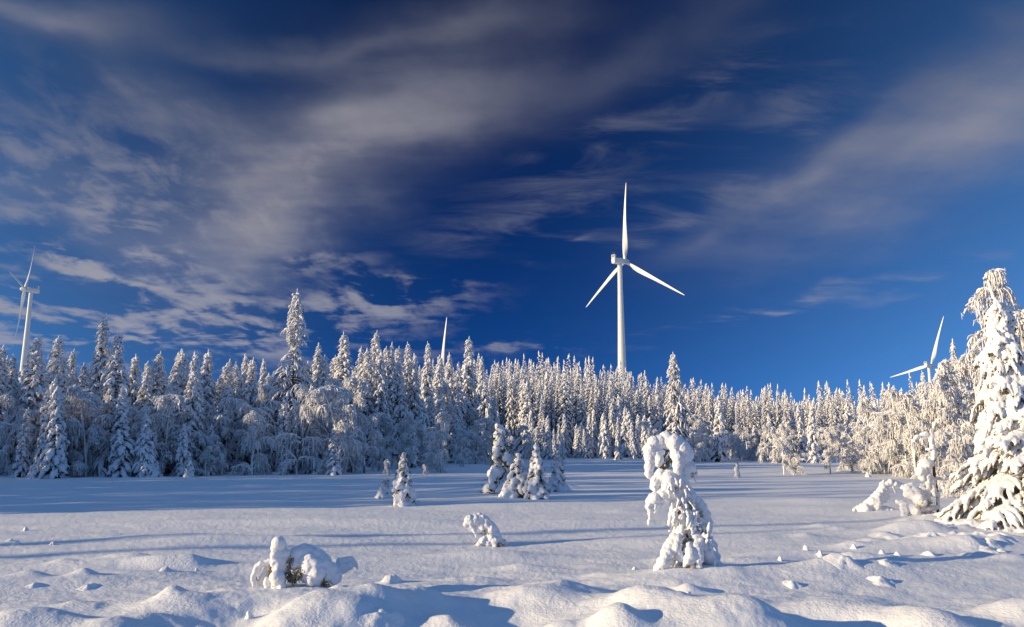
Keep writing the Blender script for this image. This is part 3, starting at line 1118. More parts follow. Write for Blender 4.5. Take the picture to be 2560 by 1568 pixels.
BIRCH = [birch_parts(seed=s, H=5.5, W=w, nl=nl, ntw=74, lean=ln, tr=.050, hang=hg * .8, stems=st, arch=ar)
         for s, w, nl, ln, hg, st, ar in ((1, 1.6, 22, (.1, 0), 1.1, 1, .6), (2, 2.0, 20, (-.15, .1), 1.0, 2, .5), (3, 1.4, 16, (.25, -.1), 1.3, 1, 1.0), (4, 1.8, 22, (0, 0), 1.2, 2, .6),
                                          (5, 1.3, 16, (-.3, 0), 1.2, 1, 1.2))]
BUSH = [birch_parts(seed=10 + s, H=2.4, W=w, nl=16, ntw=44, lean=ln, tr=.036, hang=1.3, stems=st, arch=1.2)
        for s, w, ln, st in ((1, 1.0, (.3, 0), 1), (2, 1.2, (-.3, .1), 2), (3, .9, (0, 0), 3))]

# fringe of weeping birches in front of the left forest
FRINGE = []
x = 5
while x < 1190:
    FRINGE.append(x)
    x += rng.uniform(24, 42)
for j, px in enumerate(FRINGE):
    X0 = (px - 1280) / FPX * 55
    e = float(forest_edge(X0))
    for _ in range(3):
        X0 = (px - 1280) / FPX * e
        e = float(forest_edge(X0))
    Y = e + rng.uniform(-2.0, 3.0)
    X = (px - 1280) / FPX * Y * .987
    H = rng.choice([rng.uniform(2.6, 4.2), rng.uniform(4.2, 6.6)])
    s_ = H / 5.5
    w = s_ * rng.uniform(.8, 1.2)
    place_parts(BIRCH[int(rng.integers(0, 5))], 'birch_tree', (X, Y, gh(X, Y)), rng.uniform(0, 6.28), (w, w, s_),
                'weeping frosted birch in blue shade along the foot of the left forest', 'birch', 'shaded birches at the foot of the left forest')
for j in range(30):
    px = rng.uniform(0, 1200)
    X0 = (px - 1280) / FPX * 56
    Y = float(forest_edge(X0)) + rng.uniform(-3.0, 3.5)
    X = (px - 1280) / FPX * Y * .987
    H = rng.uniform(2.6, 7.0)
    o = new_obj('young_spruce', SMALL[int(rng.integers(0, 4))])
    o.location = (X, Y, gh(X, Y) - .08)
    w = (H / 5.5) ** .8 * rng.uniform(1.1, 1.5)
    o.scale = (w, w, H / 5.5)
    o.rotation_euler = (rng.uniform(-.06, .06), rng.uniform(-.06, .06), rng.uniform(0, 6.28))
    tag(o, 'snow-caked young spruce among the shaded birches at the left forest foot', 'young spruce', 'young spruces at the left forest foot')
# second layer, taller, catching light on top
for j in range(15):
    px = rng.uniform(0, 1240)
    X0 = (px - 1280) / FPX * 60
    Y = float(forest_edge(X0)) + rng.uniform(3, 12)
    X = (px - 1280) / FPX * Y
    H = rng.uniform(5.5, 7.8)
    s_ = H / 5.5
    place_parts(BIRCH[int(rng.integers(0, 5))], 'birch_tree', (X, Y, gh(X, Y)), rng.uniform(0, 6.28), (s_ * .85, s_ * .85, s_),
                'frosted birch crown between the spruces of the left forest', 'birch', 'birches among the left forest spruces')
# low birches in front of the ridge
for j in range(46):
    px = rng.uniform(1060, 2150)
    X0 = (px - 1280) / FPX * 110
    Y = float(forest_edge(X0)) - rng.uniform(-2, 9)
    X = (px - 1280) / FPX * Y
    H = rng.uniform(2.2, 4.6)
    s_ = H / 5.5
    w = s_ * rng.uniform(.75, 1.1)
    place_parts(BIRCH[int(rng.integers(0, 5))], 'birch_tree', (X, Y, gh(X, Y)), rng.uniform(0, 6.28), (w, w, s_),
                'low frosted birch on the far rim of the bog below the ridge', 'birch', 'low birches along the far rim of the bog')


def birch_at(px, top, base, label, wf=1.0, var=None, rz=None, name='birch_tree', cat='birch', Hk=5.5, src=None, group=None):
    d = CAM_H * FPX / (base - 1105.0)
    for _ in range(3):
        X = (px - 1280) / FPX * d
        d = (CAM_H - gh(X, d)) * FPX / (base - 1105.0)
    X = (px - 1280) / FPX * d * .987
    H = at(px, top, d)[2] - gh(X, d)
    s_ = H / Hk
    src = src or BIRCH
    v = src[var if var is not None else int(rng.integers(0, len(src)))]
    return place_parts(v, name, (X, d, gh(X, d) - .03), rng.uniform(0, 6.28) if rz is None else rz, (s_ * wf, s_ * wf, s_), label, cat, group)


for j in range(30):
    px = rng.uniform(1640, 2180)
    Y = rng.uniform(84, 108)
    X = (px - 1280) / FPX * Y
    H = rng.uniform(2.4, 5.0)
    src = BIRCH if rng.random() < .55 else BUSH
    s_ = H / (5.5 if src is BIRCH else 2.4)
    w = s_ * (rng.uniform(1.0, 1.4) if src is BIRCH else rng.uniform(.8, 1.1))
    place_parts(src[int(rng.integers(0, len(src)))], 'birch_bush', (X, Y, gh(X, Y) - .05), rng.uniform(0, 6.28), (w, w, s_),
                'white frosted bush in the sunlit scrub along the far right field edge', 'bush', 'sunlit scrub at the far field edge')
# sunlit birches and bushes on the right
birch_at(1752, 1035, 1152, 'broad sunlit frosted birch just right of the bent foreground tree', 1.0, 3, 0)
birch_at(1805, 1060, 1152, 'smaller leaning birch right against the broad sunlit birch', .9, 0, 2)
birch_at(1955, 1058, 1184, 'narrow birch bowed into a frosted hoop over the open bog', .75, 2, 1.5)
birch_at(1985, 1130, 1185, 'low arching birch at the foot of the hoop-shaped birch', 1.3, 1, 4)
birch_at(2072, 1075, 1182, 'drooping sunlit birch with ice-heavy twigs, right of the hoop birch', .8, 0, 3)
birch_at(2120, 1085, 1178, 'wide frosted birch bush touching the drooping sunlit birch', 1.1, 1, 1)
birch_at(2185, 1000, 1172, 'first large weeping birch of the right-hand thicket', .95, 3, 2)
birch_at(2235, 985, 1188, 'weeping birch in the middle of the right-hand thicket', .8, 1, 5)
birch_at(2285, 968, 1192, 'tall dense weeping birch of the right-hand thicket', .8, 3, .4)
birch_at(2385, 905, 1196, 'tall weeping birch just left of the big snow-padded spruce', .7, 0, 2.2)
birch_at(2425, 868, 1190, 'tall frosted birch partly behind the big snow-padded spruce', 1.05, 3, 3.6)
birch_at(2450, 900, 1185, 'frosted birch crown behind the big snow-padded spruce', .95, 1, 1.6)
birch_at(2322, 950, 1190, 'broad white weeping birch directly below the right wind turbine', .8, 1, 4.4)
birch_at(2218, 1020, 1182, 'rounded white birch in the left half of the right-hand thicket', 1.1, 3, 5.2)
birch_at(2345, 985, 1194, 'dense mid-height birch between the turbine and the big padded spruce', 1.0, 3, 2.9)
birch_at(2150, 1060, 1168, 'low wide birch at the left end of the right-hand thicket', 1.3, 1, .7)
birch_at(2330, 1075, 1225, 'low weeping birch behind the broken snag', 1.1, 1, 2.6)
birch_at(2395, 1085, 1240, 'drooping birch branches between the snag and the big spruce', 1.0, 3, 3.0)
birch_at(2260, 1090, 1190, 'rounded frosted birch bush left of the snag', 1.2, 2, 1.1)
birch_at(970, 1145, 1187, 'small dome-shaped birch bent to the snow left of the padded young spruce', .85, None, 1, 'birch_bush', 'bush', 2.4, BUSH)
birch_at(1065, 1158, 1184, 'tiny arching birch right of the padded young spruce', .9, 2, 3, 'birch_bush', 'bush', 2.4, BUSH)
birch_at(1260, 1080, 1150, 'leaning frosted birch behind the clump of snowy spruces', .6, 2, 0)
for j, (px, top, base) in enumerate([(2130, 1100, 1172), (2170, 1120, 1180), (1845, 1085, 1145), (1700, 1105, 1148), (1880, 1095, 1150), (2020, 1100, 1150), (2200, 1120, 1182)]):
    birch_at(px, top, base, f'knee-high frosted bush, {ORD[j]} of the scattered bushes at the sunlit bog rim', 1.0, None, None, 'birch_bush', 'bush', 2.4, BUSH, 'scattered bushes at the sunlit bog rim')
# spruce behind the right thicket
p = at(2381, 846, 62)
g0 = gh(p[0], 62)
place_parts(MID[3], 'spruce_tree', (p[0], 62, g0), 1, ((p[2] - g0) / 12, (p[2] - g0) / 12, (p[2] - g0) / 11), 'slim spruce tip rising behind the right-hand birch thicket', 'spruce')
p = at(2305, 925, 66)
g0 = gh(p[0], 66)
place_parts(MID[1], 'spruce_tree', (p[0], 66, g0), 2, ((p[2] - g0) / 12, (p[2] - g0) / 12, (p[2] - g0) / 11), 'shorter spruce tip beside the right wind turbine tower', 'spruce')


# ------------------------------------------------------------------ snow-lump trees (remeshed snow over twigs)
ICO_V = ICO_F = None


def ico():
    global ICO_V, ICO_F
    if ICO_V is None:
        import bmesh
        bm = bmesh.new()
        bmesh.ops.create_icosphere(bm, subdivisions=2, radius=1)
        ICO_V = np.array([v.co[:] for v in bm.verts])
        ICO_F = np.array([[v.index for v in f.verts] for f in bm.faces])
        bm.free()
    return ICO_V, ICO_F


def balls(mb, C, r, squash=1.0):
    V, F = ico()
    C = np.asarray(C).reshape(-1, 3)
    r = np.asarray(r).ravel()
    n = len(C)
    vv = C[:, None, :] + V[None] * r[:, None, None] * np.array([1, 1, squash])
    ff = F[None] + (np.arange(n) * len(V))[:, None, None]
    mb.add(vv.reshape(-1, 3), ff.reshape(-1, 3))


def strand(mb, pts, rs, rng, jit=.25, step=.55, sub=.35):
    """balls strung along a polyline with lumpy radii"""
    pts = np.asarray(pts, float)
    rs = np.asarray(rs, float)
    seg = np.linalg.norm(np.diff(pts, axis=0), axis=1)
    s = np.concatenate([[0], np.cumsum(seg)])
    q = 0.0
    C, Rr = [], []
    while q <= s[-1]:
        r = np.interp(q, s, rs)
        c = np.array([np.interp(q, s, pts[:, k]) for k in range(3)])
        rr = r * (1 + rng.uniform(-jit, jit))
        C.append(c + rng.normal(0, r * .18, 3))
        Rr.append(rr)
        if rng.random() < sub:
            dv = rng.normal(0, 1, 3)
            dv /= np.linalg.norm(dv)
            C.append(c + dv * r * .8)
            Rr.append(rr * rng.uniform(.35, .6))
        q += max(r * step, .008)
    balls(mb, C, Rr)


def needles(centres, spread, n, rng, length=.07, w=.012):
    C = centres[rng.integers(0, len(centres), n)] + rng.normal(0, spread, (n, 3))
    d = rng.normal(0, 1, (n, 3))
    d[:, 2] -= .6
    d /= np.linalg.norm(d, axis=1, keepdims=True)
    o = np.cross(d, rng.normal(0, 1, (n, 3)))
    o /= np.linalg.norm(o, axis=1, keepdims=True)
    l = rng.uniform(.5, 1.2, n)[:, None] * length
    tri = np.stack([C - o * w, C + o * w, C + d * l], 1).reshape(-1, 3)
    return tri, np.arange(n * 3).reshape(-1, 3)


def lump_tree(name, label, cat, base_px, scale_px, strands, twigs=(), needle_pts=(), voxel=.014, base_y=None, trunk=None, seed=1, grain=.012, nspread=.04, nn=1200, dist=None, grain_size=.05, it=3, group=None):
    """strands in photo pixels relative to base_px: (list of (x, y, depth m), list of radii in px)"""
    bx, by = base_px
    d = dist
    X = (bx - 1280) / FPX * d * .987
    g = gh(X, d)
    pm = d / FPX                         # metres per photo pixel at that distance
    rng_ = np.random.default_rng(seed)
    root = empty(name, (X, d, g - .07))
    tag(root, label, cat, group)

    def cv(pt):
        return np.array([(pt[0] - bx) * pm, pt[2], (by - pt[1]) * pm])
    mb = MB()
    for pts, rs in strands:
        strand(mb, [cv(p) for p in pts], [r * pm for r in rs], rng_, .12 if max(rs) > 12 else .22, .42, .16)
    o = new_obj('snow_load', mb.mesh('snow_load', [M_SNOW]), root)
    remesh(o, voxel, it, grain, grain_size)
    if twigs:
        tb = MB()
        for pts, r in twigs:
            P = np.array([cv(p) for p in pts])
            v, f = tubes(P[None], np.full((1, len(P)), r), 6, rng_, .1)
            tb.add(v, f)
        new_obj('trunk', tb.mesh('trunk', [M_BARK]), root)
    if needle_pts:
        nb_ = MB()
        C = np.array([cv(p) for p in needle_pts])
        v, f = needles(C, nspread, nn, rng_)
        v[:, 2] = np.maximum(v[:, 2], .0)
        nb_.add(v, f)
        new_obj('needles', nb_.mesh('needles', [M_TWIG]), root)
    return root


exec_hero = True
# hero: bent young spruce in the foreground. Crop pixels (zoom 3.871 from 1580,1060) -> photo pixels


def cp(l, zx=3.871, ox=1580, oy=1060):
    return [((x / zx + ox), (y / zx + oy), dd) for x, y, dd in l]


def cr(l, zx=3.871):
    return [r / zx for r in l]


ST = [
    # thick curled top: from the stem up and over to the left
    ([(500, 560, .05), (520, 440, .03), (505, 330, 0), (450, 250, 0), (370, 205, 0), (280, 205, -.02), (205, 260, -.04), (170, 340, -.05), (165, 430, -.05)], [60, 75, 82, 80, 72, 68, 66, 62, 50]),
    ([(250, 340, -.06), (255, 400, -.08), (235, 450, -.06)], [52, 52, 34]),
    ([(400, 300, -.10), (430, 400, -.12), (420, 480, -.12), (440, 530, -.1)], [48, 58, 48, 26]),
    ([(340, 220, .12), (430, 230, .16), (500, 320, .15)], [55, 60, 50]),
    # second tier
    ([(160, 460, 0), (160, 530, 0), (185, 580, 0)], [45, 36, 18]),
    ([(250, 520, -.05), (330, 550, -.08), (350, 640, -.08), (330, 700, -.06)], [40, 72, 62, 34]),
    ([(220, 560, -.02), (210, 640, -.02), (215, 690, 0)], [52, 40, 22]),
    ([(430, 560, 0), (450, 630, 0), (400, 700, -.02), (330, 740, -.05)], [60, 55, 46, 30]),
    ([(560, 440, .05), (590, 480, .05), (600, 560, .05), (605, 600, .05)], [38, 30, 16, 8]),
    ([(500, 600, .12), (540, 680, .15), (600, 760, .15)], [50, 44, 40]),
    # left hanging arm
    ([(300, 680, -.05), (210, 730, -.08), (150, 790, -.08), (140, 830, -.08)], [38, 44, 46, 30]),
    ([(215, 740, -.08), (205, 840, -.08), (205, 890, -.08)], [40, 28, 12]),
    ([(270, 720, -.08), (275, 820, -.08)], [36, 16]),
    ([(150, 850, -.08), (150, 930, -.08), (135, 990, -.08)], [22, 13, 18]),
    # middle: several thin snowy boughs
    ([(420, 760, 0), (370, 820, -.05), (345, 900, -.08), (325, 990, -.1)], [34, 26, 24, 16]),
    ([(380, 830, -.05), (385, 940, -.06), (395, 1010, -.06)], [20, 20, 12]),
    ([(475, 830, -.08), (460, 900, -.14), (435, 980, -.16), (425, 1080, -.18)], [15, 20, 22, 26]),
    ([(480, 900, -.1), (490, 960, -.12), (480, 1000, -.12)], [20, 24, 16]),
    ([(500, 850, .02), (520, 960, -.06), (560, 1030, -.08), (590, 1050, -.08)], [14, 14, 14, 10]),
    ([(470, 780, .05), (540, 830, .05), (600, 880, .05), (640, 960, .08)], [40, 26, 24, 26]),
    ([(560, 740, .12), (640, 800, .16), (690, 900, .18), (725, 1000, .18), (735, 1080, .18)], [44, 46, 50, 46, 36]),
    ([(540, 1000, -.05), (530, 1080, -.12), (580, 1100, -.12), (640, 1150, -.1)], [16, 30, 34, 30]),
    ([(640, 1000, .0), (690, 1080, .0), (700, 1120, 0)], [20, 26, 20]),
    # skirt
    ([(440, 1050, -.1), (350, 1110, -.18), (310, 1180, -.22), (270, 1260, -.28), (215, 1330, -.3), (175, 1400, -.3)], [30, 46, 56, 50, 42, 32]),
    ([(290, 1240, -.3), (285, 1320, -.32), (290, 1400, -.32)], [30, 18, 14]),
    ([(380, 1120, -.2), (350, 1200, -.25), (400, 1280, -.25)], [44, 50, 30]),
    ([(480, 1180, -.25), (480, 1230, -.3), (450, 1300, -.32), (430, 1340, -.32)], [44, 54, 36, 16]),
    ([(560, 1150, -.2), (570, 1240, -.28), (560, 1320, -.3), (570, 1380, -.3)], [44, 54, 34, 18]),
    ([(500, 1290, -.3), (500, 1360, -.3)], [28, 16]),
    ([(620, 1120, 0), (660, 1200, -.05), (690, 1280, -.05), (740, 1310, -.05)], [50, 64, 60, 40]),
    ([(700, 1130, .15), (740, 1200, .15), (770, 1280, .12), (790, 1340, .1)], [50, 52, 44, 30]),
    ([(700, 1310, -.1), (760, 1330, -.12), (820, 1370, -.12), (840, 1410, -.12)], [30, 26, 28, 24]),
    ([(430, 1120, .1), (450, 1300, .15), (500, 1400, .15)], [50, 60, 40]),
    ([(600, 1200, .15), (620, 1340, .15)], [60, 40]),
    ([(350, 1280, 0), (330, 1380, 0)], [40, 26]),
]
STRANDS = [(cp(a), cr(b)) for a, b in ST]
rh = np.random.default_rng(5)
# many little snowy twigs hanging in the gaps
for _ in range(130):
    x0, y0 = rh.uniform(180, 640), rh.uniform(560, 1330)
    lo = np.interp(y0, [560, 700, 800, 900, 1050, 1110, 1300], [190, 200, 330, 330, 410, 320, 230])
    hi = np.interp(y0, [560, 700, 800, 900, 1080, 1300], [520, 560, 620, 680, 730, 770])
    x0 = rh.uniform(lo, hi)
    ll = rh.uniform(30, 90)
    dd = rh.uniform(-.25, .2)
    dx_ = rh.uniform(-25, 25)
    STRANDS.append((cp([(x0, y0, dd), (x0 + dx_, y0 + ll * .6, dd - .01), (x0 + dx_ * 1.4, min(y0 + ll, 1400), dd)]), cr([rh.uniform(8, 18), rh.uniform(8, 16), 5])))
NP = cp([(x, y, dd) for x, y, dd in [(300, 470, -.05), (280, 480, -.03), (320, 460, 0), (300, 380, -.03), (370, 410, -.03), (375, 400, 0), (560, 510, .04), (580, 530, .04), (570, 500, .06), (410, 600, -.08),
                                     (415, 640, -.08), (560, 820, 0), (600, 870, 0), (620, 900, 0), (500, 790, 0), (560, 1010, -.05), (590, 1040, -.05), (480, 1140, -.22), (490, 1160, -.22), (485, 1130, -.18),
                                     (660, 1060, -.05), (655, 1100, -.05), (500, 1340, -.3), (490, 1350, -.28), (400, 1230, -.24), (620, 1230, -.1), (430, 860, -.02), (440, 760, 0), (380, 1160, -.2), (420, 880, 0)]])
TW = [(cp([(560, 1400, 0), (520, 1250, 0), (490, 1000, 0), (480, 800, 0), (480, 600, .02), (470, 420, .02), (360, 300, 0)]), .022)]
for _ in range(60):
    y0 = rh.uniform(560, 1250)
    x0 = 480 + rh.uniform(-30, 30) + max(0, y0 - 900) * .08
    sx = rh.choice([-1, 1]) * rh.uniform(40, 110 + max(0, y0 - 800) * .22)
    dd = rh.uniform(-.25, .2)
    yy_ = min(y0 + rh.uniform(110, 200), 1400)
    TW.append((cp([(x0, y0, 0), (x0 + sx * .5, y0 + 50, dd * .5), (x0 + sx, yy_, dd)]), .005))
    STRANDS.append((cp([(x0, y0 - 6, -.01), (x0 + sx * .5, y0 + 42, dd * .5 - .01), (x0 + sx, yy_ - 6, dd - .01)]), cr([rh.uniform(7, 13), rh.uniform(9, 17), 8])))
lump_tree('bent_spruce', 'young spruce bowed under thick snow in the foreground, its top curled over like a hook', 'snowy tree',
          (1580 + 530 / 3.871, 1060 + 1400 / 3.871), 1, STRANDS, TW, NP, voxel=.012, seed=3, grain=.020, grain_size=.035, nspread=.025, nn=1000, dist=13.6, it=3)

# small spruce bent over to the left, middle of the field; crop zoom7 origin (600,1080) x3.08
c7 = lambda l: cp(l, 3.08, 600, 1080)
r7 = lambda l: cr(l, 3.08)
S2 = [([(1960, 790, .1), (1955, 720, .05), (1920, 650, 0), (1880, 610, 0), (1830, 595, -.02), (1780, 610, -.04), (1755, 645, -.05)], [50, 42, 38, 36, 40, 42, 30]),
      ([(1760, 600, 0), (1750, 650, 0)], [26, 20]), ([(1830, 590, -.02), (1850, 570, 0)], [26, 16]),
      ([(1790, 640, -.05), (1815, 680, -.06), (1828, 735, -.06)], [24, 16, 8]), ([(1850, 640, -.05), (1870, 680, -.05)], [28, 14]), ([(1770, 650, -.02), (1790, 690, 0)], [22, 10]),
      ([(1900, 650, -.02), (1910, 700, -.02)], [30, 14]), ([(1960, 690, .05), (1990, 750, .05), (2040, 800, .08)], [34, 34, 22]),
      ([(1940, 720, -.05), (1920, 770, -.08), (1890, 815, -.1)], [32, 28, 14]), ([(1900, 740, -.08), (1860, 780, -.1), (1815, 808, -.1)], [24, 26, 16]),
      ([(1960, 760, -.08), (1965, 815, -.1)], [34, 18]), ([(2000, 780, 0), (2010, 820, 0)], [24, 12]), ([(1880, 790, -.05), (1885, 820, -.08)], [24, 14])]
lump_tree('bent_spruce', 'small snow-caked spruce bent over to the left in the middle of the field', 'snowy tree', (1230, 1347), 1, [(c7(a), r7(b)) for a, b in S2],
          [(c7([(1960, 820, 0), (1950, 720, 0), (1900, 640, 0), (1800, 610, 0)]), .02)], c7([(1860, 800, -.1), (1850, 810, -.1), (1990, 800, -.1), (1900, 690, -.05), (2010, 810, -.05)]),
          voxel=.018, seed=4, grain=.05, grain_size=.07, dist=18.0, nn=500, nspread=.05, it=2)

# low left bush: a buried young spruce pair with a snow dome
S3 = [([(325, 895, 0), (325, 920, 0)], [55, 50]), ([(330, 930, -.05), (350, 1000, -.05), (370, 1060, -.05), (360, 1120, -.05), (350, 1200, -.08), (345, 1240, -.08)], [40, 44, 46, 44, 52, 26]),
      ([(330, 960, -.1), (310, 1010, -.08), (325, 1080, -.1)], [30, 28, 24]), ([(380, 980, 0), (400, 1040, 0), (400, 1100, 0)], [38, 34, 26]),
      ([(350, 1120, -.15), (380, 1160, -.15), (400, 1200, -.15)], [48, 52, 34]),
      # left hoop
      ([(280, 1030, 0), (220, 1045, -.03), (180, 1090, -.05), (165, 1150, -.05), (185, 1200, -.05)], [20, 22, 20, 18, 14]),
      ([(260, 1060, .05), (240, 1100, .05), (215, 1160, .03), (210, 1195, 0)], [26, 26, 22, 16]), ([(270, 1150, -.1), (275, 1200, -.1)], [20, 24]), ([(250, 1130, .08), (260, 1190, .08)], [30, 30]),
      # dome
      ([(440, 990, .1), (530, 985, .15), (600, 1020, .15), (650, 1080, .12), (690, 1150, .1), (760, 1180, .1)], [56, 78, 78, 66, 50, 26]), ([(430, 1000, .2), (450, 1080, .25), (500, 1160, .3)], [50, 60, 60]), ([(560, 1020, .05), (640, 1120, .0), (650, 1160, 0)], [70, 66, 30]),
      ([(500, 930, .12), (500, 915, .12)], [36, 28]), ([(520, 1030, .05), (560, 1100, 0), (590, 1160, -.05), (610, 1200, -.05)], [70, 62, 50, 22]),
      ([(470, 1010, .05), (460, 1060, .02)], [50, 36]), ([(640, 1100, 0), (640, 1170, -.02), (650, 1205, -.02)], [44, 28, 12]),
      ([(700, 1060, .1), (750, 1120, .1), (790, 1160, .1)], [28, 26, 16]), ([(600, 1000, .3), (680, 1100, .3), (740, 1180, .3)], [60, 56, 36]),
      # right buried twigs
      ([(740, 1060, .4), (790, 1040, .42), (840, 1035, .42), (875, 1070, .4), (885, 1110, .4)], [24, 17, 16, 14, 12]), ([(770, 1110, .4), (830, 1100, .4)], [44, 34])]
S3 = [(c7(a), r7(b)) for a, b in S3]
lump_tree('snowy_bush', 'half-buried bush in the left foreground, a snow figure beside a snow dome with brown twigs', 'bush', (735, 1484), 1, S3,
          [(c7([(350, 1240, 0), (350, 1100, 0), (330, 930, 0)]), .015), (c7([(560, 1210, 0), (520, 1080, 0), (480, 980, .1)]), .012), (c7([(470, 1200, -.1), (450, 1120, -.1), (430, 1040, -.05)]), .008),
           (c7([(200, 1200, 0), (170, 1110, 0), (220, 1040, 0), (290, 1040, 0)]), .006), (c7([(680, 1210, 0), (670, 1130, .05)]), .01)],
          c7([(430, 1110, -.08), (440, 1130, -.08), (470, 1140, -.1), (500, 1120, -.1), (520, 1115, -.1), (435, 1030, -.05), (300, 1100, -.05), (310, 1080, -.05), (680, 1190, -.02), (690, 1200, 0), (460, 1150, -.08),
              (310, 1220, -.1), (670, 1140, 0), (320, 1235, -.1), (600, 1195, -.1)]),
          voxel=.012, seed=6, grain=.018, grain_size=.08, dist=11.6, nn=800, nspread=.025, it=3)


# padded young spruces out on the bog: stacked lumps narrowing to the top
def padded(px, top, base, wpx, label, seed, lean=0.0, dark=1.0, name='young_spruce', voxel=None, boost=1.0, dist=None, pads=None, cat='young spruce', group=None):
    d = CAM_H * FPX / (base - 1105.0)
    for _ in range(3):
        X = (px - 1280) / FPX * d * .987
        d = (CAM_H - gh(X, d)) * FPX / (base - 1105.0)
    if dist:
        d = dist
    X = (px - 1280) / FPX * d * .987
    g = gh(X, d)
    H = at(px, top, d)[2] - g
    W = wpx / 2 * d / FPX
    r_ = np.random.default_rng(seed)
    root = empty(name, (X, d, g))
    tag(root, label, cat, group)
    mb = MB()
    fo = MB()
    nc = []
    n_ = pads or int(46 + H * 10)
    pb = H * .035 * boost + .02
    for j in range(n_):
        zf = (j + r_.uniform(0, 1)) / n_
        z = H * (.04 + .94 * zf)
        a = j * GOLD + r_.uniform(-.4, .4)
        L_ = W * (1 - zf) ** .75 * r_.uniform(.65, 1.1) + pb * .4
        r0 = pb * (1.25 - .55 * zf) * r_.uniform(.7, 1.35)
        cx = lean * H * zf ** 2
        c, s = math.cos(a), math.sin(a)
        pts = [(cx + c * L_ * t, s * L_ * t, max(z - L_ * (.75 * t ** 1.7), r0 * .3)) for t in (.1, .4, .7, 1.0)]
        strand(mb, pts, [r0 * .6, r0 * .9, r0 * 1.15, r0 * .7], r_, .25, .8, .3)
        lowp = np.array(pts)
        lowp[:, 2] -= r0 * .85
        nc += [lowp[1], lowp[2], lowp[3]]
        P = np.array([pts[0], pts[1], pts[2], pts[3]])[None]
        P[..., 2] -= r0 * .8
        v, f = tubes(P, np.array([[r0 * .5, r0 * .8, r0 * .9, r0 * .3]]) * dark, 6, r_, .35)
        v[:, 2] = np.maximum(v[:, 2], .01)
        fo.add(v, f)
    # top knobs
    strand(mb, [(lean * H * .8, 0, H * .88), (lean * H, 0, H - pb * .9)], [pb * .9, pb * .95], r_, .2, .9, .3)
    o = new_obj('snow_load', mb.mesh('snow_load', [M_SNOW]), root)
    vx = voxel or max(.016, .0011 * d)
    remesh(o, vx, 2, vx * 1.6, pb * 1.5)
    nc = np.array(nc)
    v, f = needles(nc, pb * .6, int(len(nc) * 14 * dark), r_, pb * 1.6, pb * .12)
    v[:, 2] = np.maximum(v[:, 2], .01)
    fo.add(v, f)
    new_obj('crown', fo.mesh('crown', [M_NEEDLE]), root)
    tk = MB()
    v, f = tubes(np.array([[[lean * H * t * t, 0, H * t - .15] for t in np.linspace(0, .97, 7)]]), np.linspace(.02 * H, .008, 7)[None], 7)
    tk.add(v, f)
    new_obj('trunk', tk.mesh('trunk', [M_BARK]), root)
    return root


padded(1010, 1130, 1258, 62, 'padded young spruce standing alone on the shaded bog left of centre', 31)
padded(1262, 1060, 1228, 92, 'tallest snow-lumped young spruce of the trio on the bog', 32, lean=-.10, boost=1.7, pads=44)
padded(1290, 1135, 1238, 84, 'low snow-lumped spruce at the right foot of the trio\'s tallest tree', 33, boost=1.5, pads=34, lean=.05)
padded(1340, 1112, 1242, 74, 'middle tree of the spruce trio on the bog, slim with a white knob', 34)
padded(1394, 1125, 1224, 52, 'right-hand small spruce of the trio on the bog, beside a white mound', 35)
padded(958, 1196, 1240, 34, 'tiny lopsided snow-covered spruce beside the padded young spruce', 36, lean=.25, boost=1.4)
padded(999, 1136, 1200, 12, 'thin snowy sapling directly behind the padded young spruce', 37, boost=.9)
padded(478, 1135, 1190, 28, 'little snow-caked spruce at the foot of the left forest', 38, boost=1.2)
padded(1839, 1154, 1191, 14, 'tiny pointed snow-covered sapling alone on the sunlit bog', 39, boost=1.3, dark=.5)
padded(650, 1160, 1176, 22, 'tiny snow-covered sapling in front of the left forest near its middle', 40, boost=1.4)
padded(395, 1150, 1190, 30, 'small rounded snowy spruce at the left forest edge', 43, boost=1.2)
padded(2163, 1178, 1190, 14, 'very small snow cone poking from the bog right of the drooping birch', 42, boost=1.5, dark=.3)

# big snow-padded spruce on the right and its wide-boughed neighbour
def big_spruce(px, top, dist, Rb, label, seed, nb, ntw, snow, droop, prof=None, voxel=.03, twl=.5, zmin=.04, fr=.85):
    p = at(px, top, dist)
    g = gh(p[0], dist)
    H = p[2] - g
    parts = spruce_parts(seed=seed, H=H, Rb=Rb, nb=nb, ntw=ntw, m=9, k=8, snow=snow, droop=droop, prof=prof, rime=.65, fade=.6, fringe=6, foliage_r=fr, lump=.35, z0f=zmin, tw_len=twl)
    parts[1][1].materials[0] = M_NEAR
    return place_parts(parts, 'spruce_tree', (p[0], dist, g - .05), seed, (1, 1, 1), label, 'spruce', smooth_remesh=(voxel, 2, .06, .12))


big_spruce(2488, 738, 23.0, 1.12, 'big narrow spruce in the right foreground thickly padded with snow', 51, 150, 10, .135, 1.25, voxel=.022, fr=1.25, prof=lambda z: np.interp(z, [0, .2, .5, .8, .93, 1], [1.0, .95, .72, .42, .24, .1]))
big_spruce(2610, 985, 20.0, 3.45, 'wide spruce at the right edge whose long snowy boughs sweep down to the ground', 52, 150, 34, .095, .60, twl=.28, fr=1.0,
           prof=lambda z: (1 - z) ** .6, voxel=.024)
